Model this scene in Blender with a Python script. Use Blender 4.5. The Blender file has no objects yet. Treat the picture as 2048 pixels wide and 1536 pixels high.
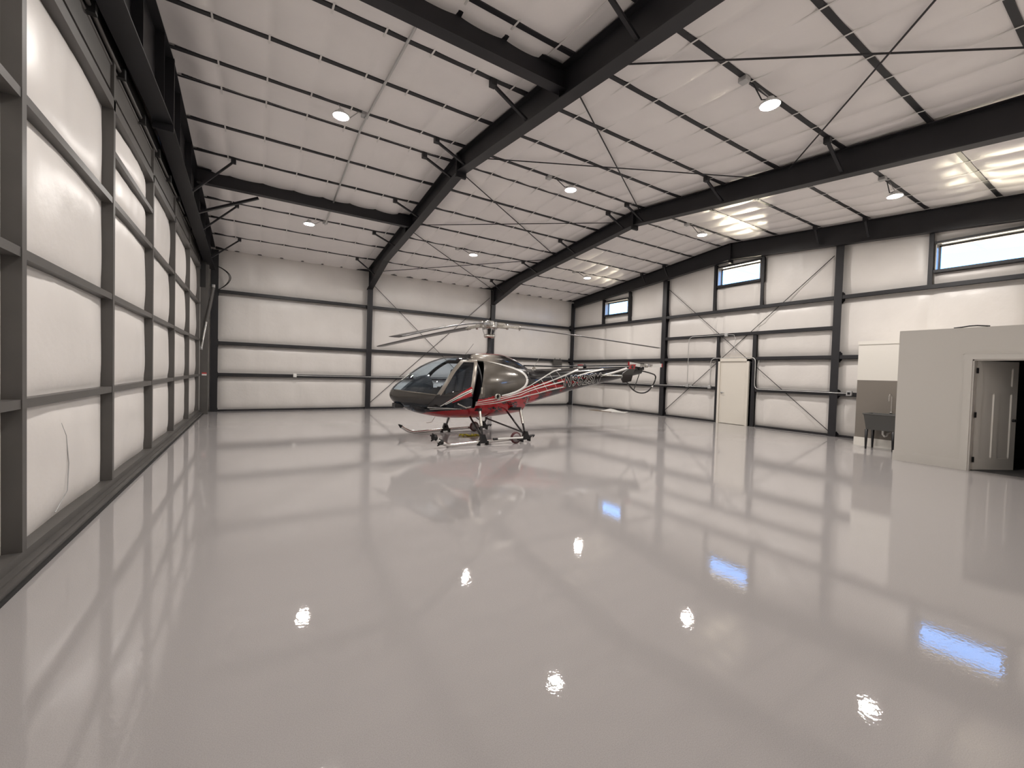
import bpy, bmesh, math, random
from mathutils import Vector, Matrix
random.seed(7)
sc = bpy.context.scene
COL = sc.collection
pi = math.pi

# ------------------------------------------------------------------ materials
def srgb(r, g, b):
    f = lambda c: (c/255/12.92) if c/255 <= .04045 else ((c/255+.055)/1.055)**2.4
    return (f(r), f(g), f(b), 1)

def mat(name, color, rough=.5, metal=0., spec=.5, noise=0., nscale=8., bump=0., bscale=40., coat=0., emit=None, emit_s=0., ior=None):
    m = bpy.data.materials.new(name); m.use_nodes = True
    nt = m.node_tree; b = nt.nodes['Principled BSDF']
    b.inputs['Base Color'].default_value = color
    b.inputs['Roughness'].default_value = rough
    b.inputs['Metallic'].default_value = metal
    b.inputs['Specular IOR Level'].default_value = spec
    b.inputs['Coat Weight'].default_value = coat
    b.inputs['Coat Roughness'].default_value = .04
    if ior: b.inputs['IOR'].default_value = ior
    tc = nt.nodes.new('ShaderNodeTexCoord')
    if noise:
        n = nt.nodes.new('ShaderNodeTexNoise'); n.inputs['Scale'].default_value = nscale; n.inputs['Detail'].default_value = 5
        nt.links.new(tc.outputs['Object'], n.inputs['Vector'])
        r = nt.nodes.new('ShaderNodeMapRange'); r.inputs['From Min'].default_value = .3; r.inputs['From Max'].default_value = .7
        r.inputs['To Min'].default_value = 1-noise; r.inputs['To Max'].default_value = 1+noise
        nt.links.new(n.outputs['Fac'], r.inputs['Value'])
        mx = nt.nodes.new('ShaderNodeVectorMath'); mx.operation = 'SCALE'; mx.inputs[0].default_value = color[:3]
        nt.links.new(r.outputs['Result'], mx.inputs['Scale'])
        nt.links.new(mx.outputs['Vector'], b.inputs['Base Color'])
    if bump:
        n2 = nt.nodes.new('ShaderNodeTexNoise'); n2.inputs['Scale'].default_value = bscale; n2.inputs['Detail'].default_value = 3
        nt.links.new(tc.outputs['Object'], n2.inputs['Vector'])
        bp = nt.nodes.new('ShaderNodeBump'); bp.inputs['Strength'].default_value = bump; bp.inputs['Distance'].default_value = .01
        nt.links.new(n2.outputs['Fac'], bp.inputs['Height']); nt.links.new(bp.outputs['Normal'], b.inputs['Normal'])
    if emit:
        b.inputs['Emission Color'].default_value = emit; b.inputs['Emission Strength'].default_value = emit_s
    return m

def glass(name, tint, gloss_tint=(1, 1, 1, 1), rough=0.0, refl=1.0):
    m = bpy.data.materials.new(name); m.use_nodes = True
    nt = m.node_tree; nt.nodes.clear()
    out = nt.nodes.new('ShaderNodeOutputMaterial')
    tr = nt.nodes.new('ShaderNodeBsdfTransparent'); tr.inputs['Color'].default_value = tint
    gl = nt.nodes.new('ShaderNodeBsdfGlossy'); gl.inputs['Color'].default_value = gloss_tint; gl.inputs['Roughness'].default_value = rough
    # Schlick reflectance from the symmetric facing angle (same from both sides of the sheet)
    fr = nt.nodes.new('ShaderNodeLayerWeight'); fr.inputs['Blend'].default_value = .5
    pw = nt.nodes.new('ShaderNodeMath'); pw.operation = 'POWER'; pw.inputs[1].default_value = 5
    mu = nt.nodes.new('ShaderNodeMath'); mu.operation = 'MULTIPLY_ADD'; mu.inputs[1].default_value = .9*min(1, refl); mu.inputs[2].default_value = .045*refl
    nt.links.new(fr.outputs['Facing'], pw.inputs[0])
    mx = nt.nodes.new('ShaderNodeMixShader')
    nt.links.new(pw.outputs[0], mu.inputs[0]); nt.links.new(mu.outputs[0], mx.inputs[0])
    nt.links.new(tr.outputs[0], mx.inputs[1]); nt.links.new(gl.outputs[0], mx.inputs[2])
    nt.links.new(mx.outputs[0], out.inputs['Surface'])
    return m

def attr_paint(name, rough, metal, coat):
    m = mat(name, (1, 1, 1, 1), rough, metal, coat=coat)
    nt = m.node_tree; b = nt.nodes['Principled BSDF']
    a = nt.nodes.new('ShaderNodeVertexColor'); a.layer_name = 'paint'
    nt.links.new(a.outputs['Color'], b.inputs['Base Color'])
    return m

M = {}
M['steel'] = mat('dark_painted_steel', (.0165, .0162, .0195, 1), .45, noise=.12, nscale=3)
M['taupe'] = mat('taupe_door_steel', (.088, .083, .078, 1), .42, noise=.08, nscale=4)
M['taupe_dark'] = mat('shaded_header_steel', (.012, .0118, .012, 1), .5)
M['vinyl'] = mat('white_vinyl_insulation', (.76, .73, .70, 1), .36, noise=.03, nscale=1.5, bump=.4, bscale=8)
M['vinyl_roof'] = mat('white_roof_liner_fabric', (.92, .885, .87, 1), .36, noise=.03, nscale=1.2, bump=.35, bscale=7)
M['strap'] = mat('white_strap', (.78, .76, .74, 1), .4)
M['drywall'] = mat('grey_painted_drywall', (.56, .54, .505, 1), .6, bump=.1, bscale=120)
M['drywall_trim'] = mat('grey_trim_paint', (.575, .555, .52, 1), .4)
M['white_paint'] = mat('white_paint', (.80, .775, .72, 1), .5)
M['taupe_paint'] = mat('taupe_wall_paint', (.205, .182, .158, 1), .55)
M['door_white'] = mat('cream_white_door_paint', (.74, .70, .63, 1), .4)
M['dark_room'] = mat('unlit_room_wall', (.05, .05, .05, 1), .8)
M['conduit'] = mat('galvanised_conduit', (.62, .62, .61, 1), .3, .6)
M['galv'] = mat('galvanised_box', (.50, .50, .50, 1), .4, .5)
M['black'] = mat('black_plastic', (.010, .010, .012, 1), .4)
M['rubber'] = mat('black_rubber', (.012, .012, .012, 1), .6)
M['chrome'] = mat('chrome', (.75, .74, .72, 1), .15, 1)
M['alu'] = mat('bare_aluminium', (.52, .50, .46, 1), .3, .9, noise=.25, nscale=25)
M['blade'] = mat('grey_blade_paint', (.105, .10, .10, 1), .28, noise=.1, nscale=2)
M['whitegloss'] = mat('white_gloss_paint', (.78, .77, .74, 1), .25, coat=.5)
M['redgloss'] = mat('red_gloss_paint', (.36, .008, .014, 1), .25, coat=.6)
M['blackgloss'] = mat('black_gloss_paint', (.008, .007, .008, 1), .15, coat=.8)
M['champ'] = mat('champagne_metallic', (.13, .117, .100, 1), .3, .55, coat=.5)
M['champ_light'] = mat('champagne_frame', (.30, .27, .235, 1), .35, .5)
M['paint'] = attr_paint('helicopter_paint', .22, .25, .8)
M['interior'] = mat('dark_cabin_lining', (.014, .014, .017, 1), .6)
M['seat'] = mat('charcoal_seat_fabric', (.030, .032, .040, 1), .8, bump=.2)
M['wheelred'] = mat('dark_red_tyre', (.085, .022, .026, 1), .6)
M['wheelhub'] = mat('grey_wheel_disc', (.28, .25, .25, 1), .4, .3)
M['yellow'] = mat('yellow_webbing', (.48, .42, .02, 1), .7)
M['paper'] = mat('white_paper', (.78, .77, .74, 1), .7)
M['card'] = mat('brown_cardboard', (.20, .155, .115, 1), .8)
M['tub'] = mat('charcoal_plastic_tub', (.085, .085, .082, 1), .45)
M['red'] = mat('red_label', (.5, .03, .03, 1), .5)
M['winframe'] = mat('window_frame_paint', (.62, .60, .55, 1), .25)
M['pane'] = glass('window_glass', (.97, .98, 1, 1))
M['canopy'] = glass('tinted_acrylic', (.78, .86, .92, 1), refl=1.0)
M['chin'] = glass('dark_tinted_acrylic', (.34, .42, .50, 1), refl=1.2)
M['doorglass'] = glass('door_tinted_acrylic', (.72, .78, .84, 1), refl=1.0)
M['lens'] = mat('lamp_lens', (1, 1, 1, 1), .4, emit=(1, .945, .89, 1), emit_s=755)
M['housing'] = mat('white_lamp_housing', (.7, .7, .7, 1), .4)

# floor: glossy pale epoxy with faint mottling and orange-peel
def floor_mat():
    m = mat('glossy_grey_epoxy', (.50, .475, .458, 1), .022, ior=1.52)
    nt = m.node_tree; b = nt.nodes['Principled BSDF']; tc = nt.nodes['Texture Coordinate']
    n = nt.nodes.new('ShaderNodeTexNoise'); n.inputs['Scale'].default_value = 220; n.inputs['Detail'].default_value = 2
    nt.links.new(tc.outputs['Object'], n.inputs['Vector'])
    r = nt.nodes.new('ShaderNodeValToRGB')
    r.color_ramp.elements[0].position = .35; r.color_ramp.elements[0].color = (.35, .333, .33, 1)
    r.color_ramp.elements[1].position = .62; r.color_ramp.elements[1].color = (.40, .38, .376, 1)
    nt.links.new(n.outputs['Fac'], r.inputs['Fac']); nt.links.new(r.outputs['Color'], b.inputs['Base Color'])
    n2 = nt.nodes.new('ShaderNodeTexNoise'); n2.inputs['Scale'].default_value = 34; n2.inputs['Detail'].default_value = 3
    nt.links.new(tc.outputs['Object'], n2.inputs['Vector'])
    bp = nt.nodes.new('ShaderNodeBump'); bp.inputs['Strength'].default_value = .03; bp.inputs['Distance'].default_value = .01
    nt.links.new(n2.outputs['Fac'], bp.inputs['Height']); nt.links.new(bp.outputs['Normal'], b.inputs['Normal'])
    return m
M['floor'] = floor_mat()

# ------------------------------------------------------------------ mesh builder
class MB:
    def __init__(s): s.v = []; s.f = []; s.smooth = set()
    def add(s, vs, fs, smooth=False):
        o = len(s.v); s.v += [tuple(v) for v in vs]
        for f in fs:
            if smooth: s.smooth.add(len(s.f))
            s.f.append([i+o for i in f])
        return s
    def box(s, x0, x1, y0, y1, z0, z1):
        vs = [(x, y, z) for x in (x0, x1) for y in (y0, y1) for z in (z0, z1)]
        return s.add(vs, [(0, 1, 3, 2), (4, 6, 7, 5), (0, 4, 5, 1), (2, 3, 7, 6), (0, 2, 6, 4), (1, 5, 7, 3)])
    def prism(s, poly, axis, a, b):
        # poly: list of 2D points in the two other axes (cyclic order), extruded along axis from a to b
        def P(p, t):
            if axis == 0: return (t, p[0], p[1])
            if axis == 1: return (p[0], t, p[1])
            return (p[0], p[1], t)
        n = len(poly)
        vs = [P(p, a) for p in poly] + [P(p, b) for p in poly]
        fs = [list(range(n))[::-1], list(range(n, 2*n))] + [(i, (i+1) % n, n+(i+1) % n, n+i) for i in range(n)]
        return s.add(vs, fs)
    def bar(s, p, q, w, h, up=(0, 0, 1)):
        p = Vector(p); q = Vector(q); d = (q-p).normalized(); up = Vector(up)
        r = d.cross(up)
        if r.length < 1e-4: r = d.cross(Vector((1, 0, 0)))
        r.normalize(); u = r.cross(d)
        vs = []
        for c in (p, q):
            for a, b in ((-1, -1), (1, -1), (1, 1), (-1, 1)):
                vs.append(c + r*(a*w/2) + u*(b*h/2))
        return s.add(vs, [(0, 3, 2, 1), (4, 5, 6, 7), (0, 1, 5, 4), (1, 2, 6, 5), (2, 3, 7, 6), (3, 0, 4, 7)])
    def tube(s, pts, r, n=10, cap=True):
        pts = [Vector(p) for p in pts]
        rs = r if isinstance(r, (list, tuple)) else [r]*len(pts)
        rings = []; prev = None
        for i, p in enumerate(pts):
            d = (pts[min(i+1, len(pts)-1)]-pts[max(i-1, 0)]).normalized()
            a = prev if prev is not None else (Vector((0, 0, 1)) if abs(d.z) < .9 else Vector((1, 0, 0)))
            x = (a - d*a.dot(d)).normalized(); y = d.cross(x); prev = x
            rings.append([p + (x*math.cos(t)+y*math.sin(t))*rs[i] for t in [2*pi*k/n for k in range(n)]])
        vs = [v for ring in rings for v in ring]; fs = []
        for i in range(len(pts)-1):
            for k in range(n):
                fs.append((i*n+k, i*n+(k+1) % n, (i+1)*n+(k+1) % n, (i+1)*n+k))
        s.add(vs, fs, True)
        if cap:
            s.add(rings[0], [list(range(n))[::-1]]); s.add(rings[-1], [list(range(n))])
        return s
    def lathe(s, prof, c=(0, 0, 0), axis='z', n=20):
        # prof: list of (radius, height)
        rings = []
        for r, h in prof:
            ring = []
            for k in range(n):
                t = 2*pi*k/n; a, b = r*math.cos(t), r*math.sin(t)
                q = (a, b, h) if axis == 'z' else ((a, h, b) if axis == 'y' else (h, a, b))
                ring.append((q[0]+c[0], q[1]+c[1], q[2]+c[2]))
            rings.append(ring)
        vs = [v for ring in rings for v in ring]; fs = []
        for i in range(len(prof)-1):
            for k in range(n):
                fs.append((i*n+k, i*n+(k+1) % n, (i+1)*n+(k+1) % n, (i+1)*n+k))
        return s.add(vs, fs, True)
    def build(s, name, m, parent=None, normals=True):
        me = bpy.data.meshes.new(name)
        me.from_pydata(s.v, [], s.f)
        for i, p in enumerate(me.polygons): p.use_smooth = i in s.smooth
        if normals:
            bm = bmesh.new(); bm.from_mesh(me); bmesh.ops.recalc_face_normals(bm, faces=bm.faces); bm.to_mesh(me); bm.free()
        me.materials.append(M[m] if isinstance(m, str) else m)
        o = bpy.data.objects.new(name, me); COL.objects.link(o)
        if parent is not None: o.parent = parent
        return o

def tag(o, label, cat, group=None):
    o['label'] = label; o['category'] = cat; o['kind'] = 'thing'
    if group: o['group'] = group
    return o
def struct(o):
    o['kind'] = 'structure'; return o
def empty(name, loc=(0, 0, 0)):
    o = bpy.data.objects.new(name, None); o.location = loc; o.empty_display_size = .2; COL.objects.link(o); return o
def recenter(o):
    # move the origin of a top-level mesh to its base centre
    me = o.data; xs = [v.co for v in me.vertices]
    c = Vector((sum(v.x for v in xs)/len(xs), sum(v.y for v in xs)/len(xs), min(v.z for v in xs)))
    for v in me.vertices: v.co -= c
    o.location = c
    return o
def bev(o, w, seg=2):
    b = o.modifiers.new('bevel', 'BEVEL'); b.width = w; b.segments = seg; b.limit_method = 'ANGLE'; return o
ORD = ['first', 'second', 'third', 'fourth', 'fifth', 'sixth', 'seventh', 'eighth', 'ninth', 'tenth', 'eleventh']

# ------------------------------------------------------------------ building dimensions (metres)
XL, XR, YB, YF = -1.403, 14.075, 16.728, -.40
YR, ZR, SF, SB = 8.4, 6.271, .086, .107
def zroof(y): return ZR - (SB if y >= YR else SF)*abs(y-YR)
XW = XR+.20          # right wall liner
YW = YB+.20          # back wall liner
FRAMES = [3.76, 9.18]
G1, GD, G2, G3 = 3.95, 3.10, 2.262, 1.22

# floor
struct(MB().box(-2.2, XW+.2, YF-.2, YW+.2, -.12, 0).build('floor', 'floor'))

# pillow-like liner wall; P(s,z)->world, s along wall
def liner(name, P, s0, s1, z0, z1, sl, zl, holes, bulge, seams, m='vinyl', ztop=None, thick=.1):
    ss = sorted(set([s0, s1]+[h[i] for h in holes for i in (0, 1)]+[s0+(s1-s0)*i/round((s1-s0)/.11) for i in range(round((s1-s0)/.11)+1)]))
    zs = sorted(set([z0, z1]+[h[i] for h in holes for i in (2, 3)]+[z0+(z1-z0)*i/round((z1-z0)/.09) for i in range(round((z1-z0)/.09)+1)]))
    sl = sorted(set([s0, s1]+list(sl))); zl = sorted(set([z0, z1]+list(zl)))
    def span(t, L):
        for a, b in zip(L, L[1:]):
            if a <= t <= b: return (t-a)/(b-a), b-a
        return 0., 1.
    def disp(s, z):
        ts, ws = span(s, sl); tz, wz = span(z, zl)
        fs = 1-abs(2*ts-1)**(3+4*ws); fz = 1-abs(2*tz-1)**(2.2+2*wz)
        d = bulge*fs*fz
        for q in seams: d -= .012*math.exp(-((s-q)/.05)**2)*fz
        d += .006*math.sin(s*7.3+z*2.1)*fz*fs
        for h in holes:
            if h[0]-.12 < s < h[1]+.12 and h[2]-.12 < z < h[3]+.12: d = 0
        return d
    mb = MB(); idx = {}
    vs = []; fs = []
    for i, s in enumerate(ss):
        for j, z in enumerate(zs):
            zz = min(z, ztop(s)) if ztop else z
            idx[i, j] = len(vs); vs.append(P(s, zz, disp(s, z)))
    for i in range(len(ss)-1):
        for j in range(len(zs)-1):
            cs, cz = (ss[i]+ss[i+1])/2, (zs[j]+zs[j+1])/2
            if any(h[0] < cs < h[1] and h[2] < cz < h[3] for h in holes): continue
            if ztop and zs[j] >= max(ztop(ss[i]), ztop(ss[i+1])): continue
            fs.append((idx[i, j], idx[i+1, j], idx[i+1, j+1], idx[i, j+1]))
    mb.add(vs, fs, True)
    o = mb.build(name, m, normals=False)
    return struct(o)

# back wall
liner('wall_back', lambda s, z, d: (s, YW-d, z), -1.65, XW, 0, 5.62, [-1.1, 3.78, 9.2, 14.0], [G3, G2, G1], [], .11,
      [.0, 1.3, 2.6, 4.7, 6.4, 7.9, 10.1, 11.5, 12.8], ztop=lambda s: zroof(YW)+.06)
# right wall, windows and door cut out
WIN = [(13.15, 14.57, 4.40, 5.02), (7.46, 8.94, 4.87, 5.51), (1.85, 3.30, 4.34, 5.0)]
DOOR = (7.66, 8.74, 0, 2.25)
liner('wall_right', lambda s, z, d: (XW-d, s, z), YF, YW, 0, 6.35, [16.8, 11.12, 5.24, 8.79, 7.5, 14.65, 13.02, 9.0, 7.36, 3.37, 1.78], [G3, G2, G1], WIN+[DOOR], .11,
      [15.6, 14.0, 12.3, 10.2, 6.4, 4.3, 2.9], ztop=lambda s: zroof(s)+.06)
liner('wall_front', lambda s, z, d: (s, YF+d, z), -1.65, XW, 0, 5.6, [-1.1, 3.78, 9.2, 14.0], [G3, G2, G1], [], .11, [], ztop=lambda s: zroof(YF)+.06)
liner('wall_left', lambda s, z, d: (-1.66+d, s, z), YF, YW, 0, 6.35, [], [], [], .0, [], ztop=lambda s: zroof(s)+.06)

# ceiling liner: hung between purlins, sagging between the straps
PUR = [1.12, 2.27, 3.43, 4.57, 5.73, 6.90, 8.06, 8.76, 9.86, 10.92, 12.02, 13.12, 14.30, 15.54]
STR = [-1.17+.652*i for i in range(24)]
def ceiling():
    ys = [YF]
    keys = [YF]+PUR+[YW]
    for a, b in zip(keys, keys[1:]):
        n = max(4, round((b-a)/.12)); ys += [a+(b-a)*i/n for i in range(1, n+1)]
    ys = sorted(set(ys+[YR]))
    xs = sorted(set([-1.66, XW]+[round(STR[0]+.652*i/12, 5) for i in range(-9, 12*24) if -1.66 < STR[0]+.652*i/12 < XW])); nx = len(xs)-1
    vs = []; fs = []
    for x in xs:
        k = (x-STR[0])/.652; t = k-math.floor(k)
        for y in ys:
            a = max([q for q in keys if q <= y+1e-6]); b = min([q for q in keys if q > a+1e-6] or [YW+.01])
            u = min(1, max(0, (y-a)/(b-a)))
            amp = .064 if x > 9.2 else (.056 if x > 3.8 else .036)
            amp *= .75+.5*math.sin(math.floor(k)*12.9+keys.index(a)*4.7)**2
            env = max(0, math.sin(pi*u))**.55; lap = max(0, math.sin(pi*u))**.28
            sag = amp*(abs(math.sin(pi*t))**.65)*env + (.046+.014*(x < 3.7))*lap
            fe = min(1, min([abs(x-q)-.12 for q in FRAMES]+[x+1.12, 13.85-x])/.45) if x > -1.1 and x < 13.85 else 0
            fe = max(0, fe); fe = fe*fe*(3-2*fe)
            vs.append((x, y, zroof(y)-sag*fe+.004))
    n = len(ys)
    for i in range(nx):
        for j in range(n-1): fs.append((i*n+j, i*n+j+1, (i+1)*n+j+1, (i+1)*n+j))
    o = MB().add(vs, fs, True).build('ceiling', 'vinyl_roof', normals=False)
    return struct(o)
CEIL = ceiling()
MB().add([(-1.7, YF, zroof(YF)+.3), (-1.7, YR, ZR+.3), (-1.7, YW, zroof(YW)+.3), (XW+.1, YF, zroof(YF)+.3), (XW+.1, YR, ZR+.3), (XW+.1, YW, zroof(YW)+.3)],
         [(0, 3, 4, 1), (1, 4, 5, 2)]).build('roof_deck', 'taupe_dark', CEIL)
for x in STR:
    mb = MB()
    for a, b in ((YF, YR), (YR, YW)):
        mb.bar((x, a, zroof(a)-.037), (x, b, zroof(b)-.037), .024, .004)
    mb.build('banding_strap', 'strap', CEIL)

# ------------------------------------------------------------------ primary steel
front_n = len([p for p in PUR if p < YR])
for i, y in enumerate(PUR):
    if abs(y-12.02) < .01: pass
    z = zroof(y)
    mb = MB()
    fw = .016 if abs(y-8.76) < .01 else .035
    mb.box(-1.18, XW-.05, y-fw, y+fw, z-.033, z-.022)          # bottom flange of the Z purlin
    mb.box(-1.05, XW-.05, y-.035, y-.028, z-.022, z+.18)           # web
    mb.box(-1.05, XW-.05, y+.028, y+.035, z-.022, z-.004)          # lip
    o = recenter(mb.build('roof_purlin', 'steel'))
    if y < YR: lab = 'dark roof purlin crossing the hangar, %s from the ridge toward the viewer' % ORD[front_n-1-i]
    else: lab = 'dark roof purlin crossing the hangar, %s from the ridge toward the back wall' % ORD[i-front_n]
    tag(o, lab, 'purlin', 'roof purlins')
o = recenter(MB().box(-1.1, XW-.1, YB-.02, YB+.12, zroof(YW)-.03, zroof(YW)+.05).build('eave_strut', 'steel'))
tag(o, 'dark eave strut along the top of the back wall', 'eave strut')

def ztb(y, k): return k[0]-k[1]*abs(y-YR)
def rafter(name, x, zb, sb, wf, haunch, label, stiff=(), ybs=(YF+.25, YB-.05)):
    r = empty(name, (x, YR, 0)); tag(r, label, 'rafter', 'tapered roof rafters')
    def bot(y):
        z = zb-sb*abs(y-YR)
        if haunch and y-YR > 5.95: z -= (y-YR-5.95)*.17
        return z
    ys = [ybs[0], 2.45, YR, 14.35, ybs[1]]
    L = lambda y: (y-YR)
    tops = [(L(y), zroof(y)-.034) for y in ys]; bots = [(L(y), bot(y)) for y in ys]
    MB().prism(tops+bots[::-1], 0, -.006, .006).build('web', 'steel', r)
    MB().prism(tops+[(a, b-.014) for a, b in tops[::-1]], 0, -wf/2, wf/2).build('top_flange', 'steel', r)
    MB().prism(bots+[(a, b-.018) for a, b in bots[::-1]], 0, -wf/2, wf/2).build('bottom_flange', 'steel', r)
    mb = MB()   # ridge splice plates that drop below the flange
    for dy in (-.016, .016):
        mb.box(-wf/2-.01, wf/2+.01, dy-.012, dy+.012, bot(YR)-.13, zroof(YR)-.04)
    mb.build('splice_plate', 'steel', r)
    for y in stiff:
        mb = MB()
        mb.box(-wf/2+.01, wf/2-.01, L(y)-.006, L(y)+.006, bot(y), zroof(y)-.045)
        mb.build('stiffener', 'steel', r)
    return r, bot
R1, bot1 = rafter('roof_rafter', FRAMES[0], 5.857, .103, .21, True, 'deep dark rafter reaching over the helicopter nose, nearer of the two middle frames', (16.4, 12.0, 11.68, 4.86))
R2, bot2 = rafter('roof_rafter', FRAMES[1], 5.857, .103, .21, True, 'deep dark rafter over the middle of the hangar, farther of the two middle frames', (16.4,))
R3, bot3 = rafter('roof_rafter', 13.98, 5.69, .083, .18, False, 'dark rafter along the top of the windowed right wall')
R4, bot4 = rafter('roof_rafter', -1.225, 5.24, .072, .24, False, 'dark rafter above the big hangar door on the left', (3.4, 4.9, 6.4, 7.7, 9.2, 10.7, 12.2, 13.6, 15.0))  # stiffeners on this rafter are added in place of dark purlin shadows

# columns
def column(x, y, top, axis, wf, dep, label, m='steel'):
    r = empty('steel_column', (x, y, 0)); tag(r, label, 'column', 'steel wall columns')
    t = .012
    # inner flange faces the room; axis 'y': depth runs in +y, axis 'x': depth runs in +x
    if axis == 'y':
        MB().box(-wf/2, wf/2, 0, t, 0, top).build('inner_flange', m, r)
        MB().box(-wf/2, wf/2, dep-t, dep, 0, top).build('outer_flange', m, r)
        MB().box(-.005, .005, t, dep-t, 0, top).build('web', m, r)
        MB().box(-wf/2-.01, wf/2+.01, -.01, dep, 0, .016).build('base_plate', m, r)
    else:
        MB().box(0, t, -wf/2, wf/2, 0, top).build('inner_flange', m, r)
        MB().box(dep-t, dep, -wf/2, wf/2, 0, top).build('outer_flange', m, r)
        MB().box(t, dep-t, -.005, .005, 0, top).build('web', m, r)
        MB().box(-.01, dep, -wf/2-.01, wf/2+.01, 0, .016).build('base_plate', m, r)
    return r
# frame columns deepen toward the top (tapered): build as prism webs
def taper_column(x, label):
    r = empty('steel_column', (x, YB, 0)); tag(r, label, 'column', 'steel wall columns')
    top = bot1(YB-.3); D0, D1 = -.02, -.12; E = .2; w = .2
    MB().prism([(D0, 0), (E, 0), (E, 5.36), (D1, 5.2), (D1, top)], 0, -.006, .006).build('web', 'steel', r)
    MB().prism([(D0, 0), (D0+.014, 0), (D1+.014, top), (D1, top)], 0, -w/2, w/2).build('inner_flange', 'steel', r)
    MB().box(-w/2, w/2, E-.014, E, 0, 5.36).build('outer_flange', 'steel', r)
    MB().box(-w/2-.01, w/2+.01, D0-.01, E, 0, .016).build('base_plate', 'steel', r)
    return r
taper_column(3.78, 'dark steel column against the back wall, behind and left of the helicopter nose')
taper_column(9.22, 'dark steel column against the back wall, directly behind the rotor mast')
column(-1.11, YB-.04, zroof(YB)-.1, 'y', .2, .22, 'dark corner column where back wall meets the big hangar door')
column(13.98, YB-.02, zroof(YB)-.15, 'y', .2, .2, 'dark corner column where back wall meets the windowed right wall')
column(XR-.04, 11.13, bot3(11.13), 'x', .19, .22, 'dark column on the right wall between the small and middle windows')
column(XR-.04, 5.24, bot3(5.24), 'x', .19, .22, 'dark column on the right wall between the white door and the sink')

# girts
def girt(p, q, label, wall, h=.10):
    mb = MB()
    if wall == 'back':
        x0, x1, z = p, q, h
    return mb
def zgirt_back(x0, x1, z, label):
    mb = MB(); y = YB
    mb.box(x0, x1, y-.006, y+.0, z-.055, z+.055).box(x0, x1, y, y+.2, z+.047, z+.055).box(x0, x1, y-.03, y, z-.055, z-.047).box(x0, x1, y-.03, y, z+.047, z+.055)
    mb.box(x0, x1, y-.03, y-.026, z-.055, z+.055)
    tag(recenter(mb.build('wall_girt', 'steel')), label, 'girt', 'wall girts')
def zgirt_right(y0, y1, z, label):
    mb = MB(); x = XR
    mb.box(x-.006, x, y0, y1, z-.055, z+.055).box(x, x+.2, y0, y1, z+.047, z+.055).box(x-.03, x, y0, y1, z-.055, z-.047)
    mb.box(x-.03, x-.026, y0, y1, z-.055, z+.055)
    tag(recenter(mb.build('wall_girt', 'steel')), label, 'girt', 'wall girts')
for (x0, x1, nm) in ((-1.0, 3.68, 'left section of the back wall, beside the hangar door'), (3.88, 9.12, 'middle section of the back wall, behind the helicopter cabin'), (9.32, 13.9, 'right section of the back wall, behind the tail boom')):
    for z, lv in ((G1, 'highest'), (G2, 'middle'), (G3, 'lowest')):
        zgirt_back(x0, x1, z, '%s dark girt on the %s' % (lv, nm))
for (y0, y1, nm) in ((11.23, YB-.02, 'under the small corner window'), (YF+.1, 5.14, 'right of the last column above the sink')):
    for z, lv in ((G1, 'highest'), (G2, 'middle'), (G3, 'lowest')):
        if nm.startswith('right') and z < 3:
            zgirt_right(4.36, y1, z, '%s short dark girt between the last column and the sink wall' % lv)
        else:
            zgirt_right(y0, y1, z, '%s dark girt on the right wall %s' % (lv, nm))
zgirt_right(5.34, 11.03, G1, 'highest dark girt above the white exit door, under the middle window')
zgirt_right(5.34, 11.03, GD, 'dark header girt over the white exit door posts')
zgirt_right(8.84, 11.03, G2, 'short dark girt left of the white exit door, level with its head')
zgirt_right(5.34, 7.44, G2, 'short dark girt right of the white exit door, level with its head')
zgirt_right(8.84, 11.03, G3, 'low dark girt left of the white exit door carrying two conduit boxes')
zgirt_right(5.34, 7.44, G3, 'low dark girt right of the white exit door carrying a conduit')
# base angles
for (a, b, n) in ((-1.0, 3.68, 1), (3.88, 9.12, 2), (9.32, 13.9, 3)):
    struct(MB().box(a, b, YB+.06, YB+.19, 0, .055).build('baseboard_back' if n == 1 else 'baseboard_back_%d' % n, 'steel'))
for (a, b, n) in ((11.23, YB, 1), (8.84, 11.03, 2), (5.34, 7.44, 3), (4.36, 5.14, 4)):
    struct(MB().box(XR+.06, XR+.19, a, b, 0, .055).build('baseboard_right' if n == 1 else 'baseboard_right_%d' % n, 'steel'))

# window and door posts on the right wall
def post(y, z0, z1, label, w=.085):
    mb = MB().box(XR-.01, XR+.19, y-.005, y+.005, z0, z1).box(XR-.012, XR-.004, y-w/2, y+w/2, z0, z1).box(XR-.01, XR+.03, y-w/2, y-w/2+.006, z0, z1).box(XR-.01, XR+.03, y+w/2-.006, y+w/2, z0, z1)
    tag(recenter(mb.build('framing_post', 'steel')), label, 'post', 'window and door posts')
for (yl, yr, nm) in ((14.66, 13.03, 'small corner window'), (9.01, 7.36, 'middle window'), (3.37, 1.76, 'large right window')):
    post(yl, G1+.05, bot3(yl), 'dark post at the left side of the %s' % nm)
    post(yr, G1+.05, bot3(yr), 'dark post at the right side of the %s' % nm)
post(8.80, 0, GD-.05, 'dark post on the left of the white exit door')
post(7.52, 0, GD-.05, 'dark post on the right of the white exit door', .11)

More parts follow.
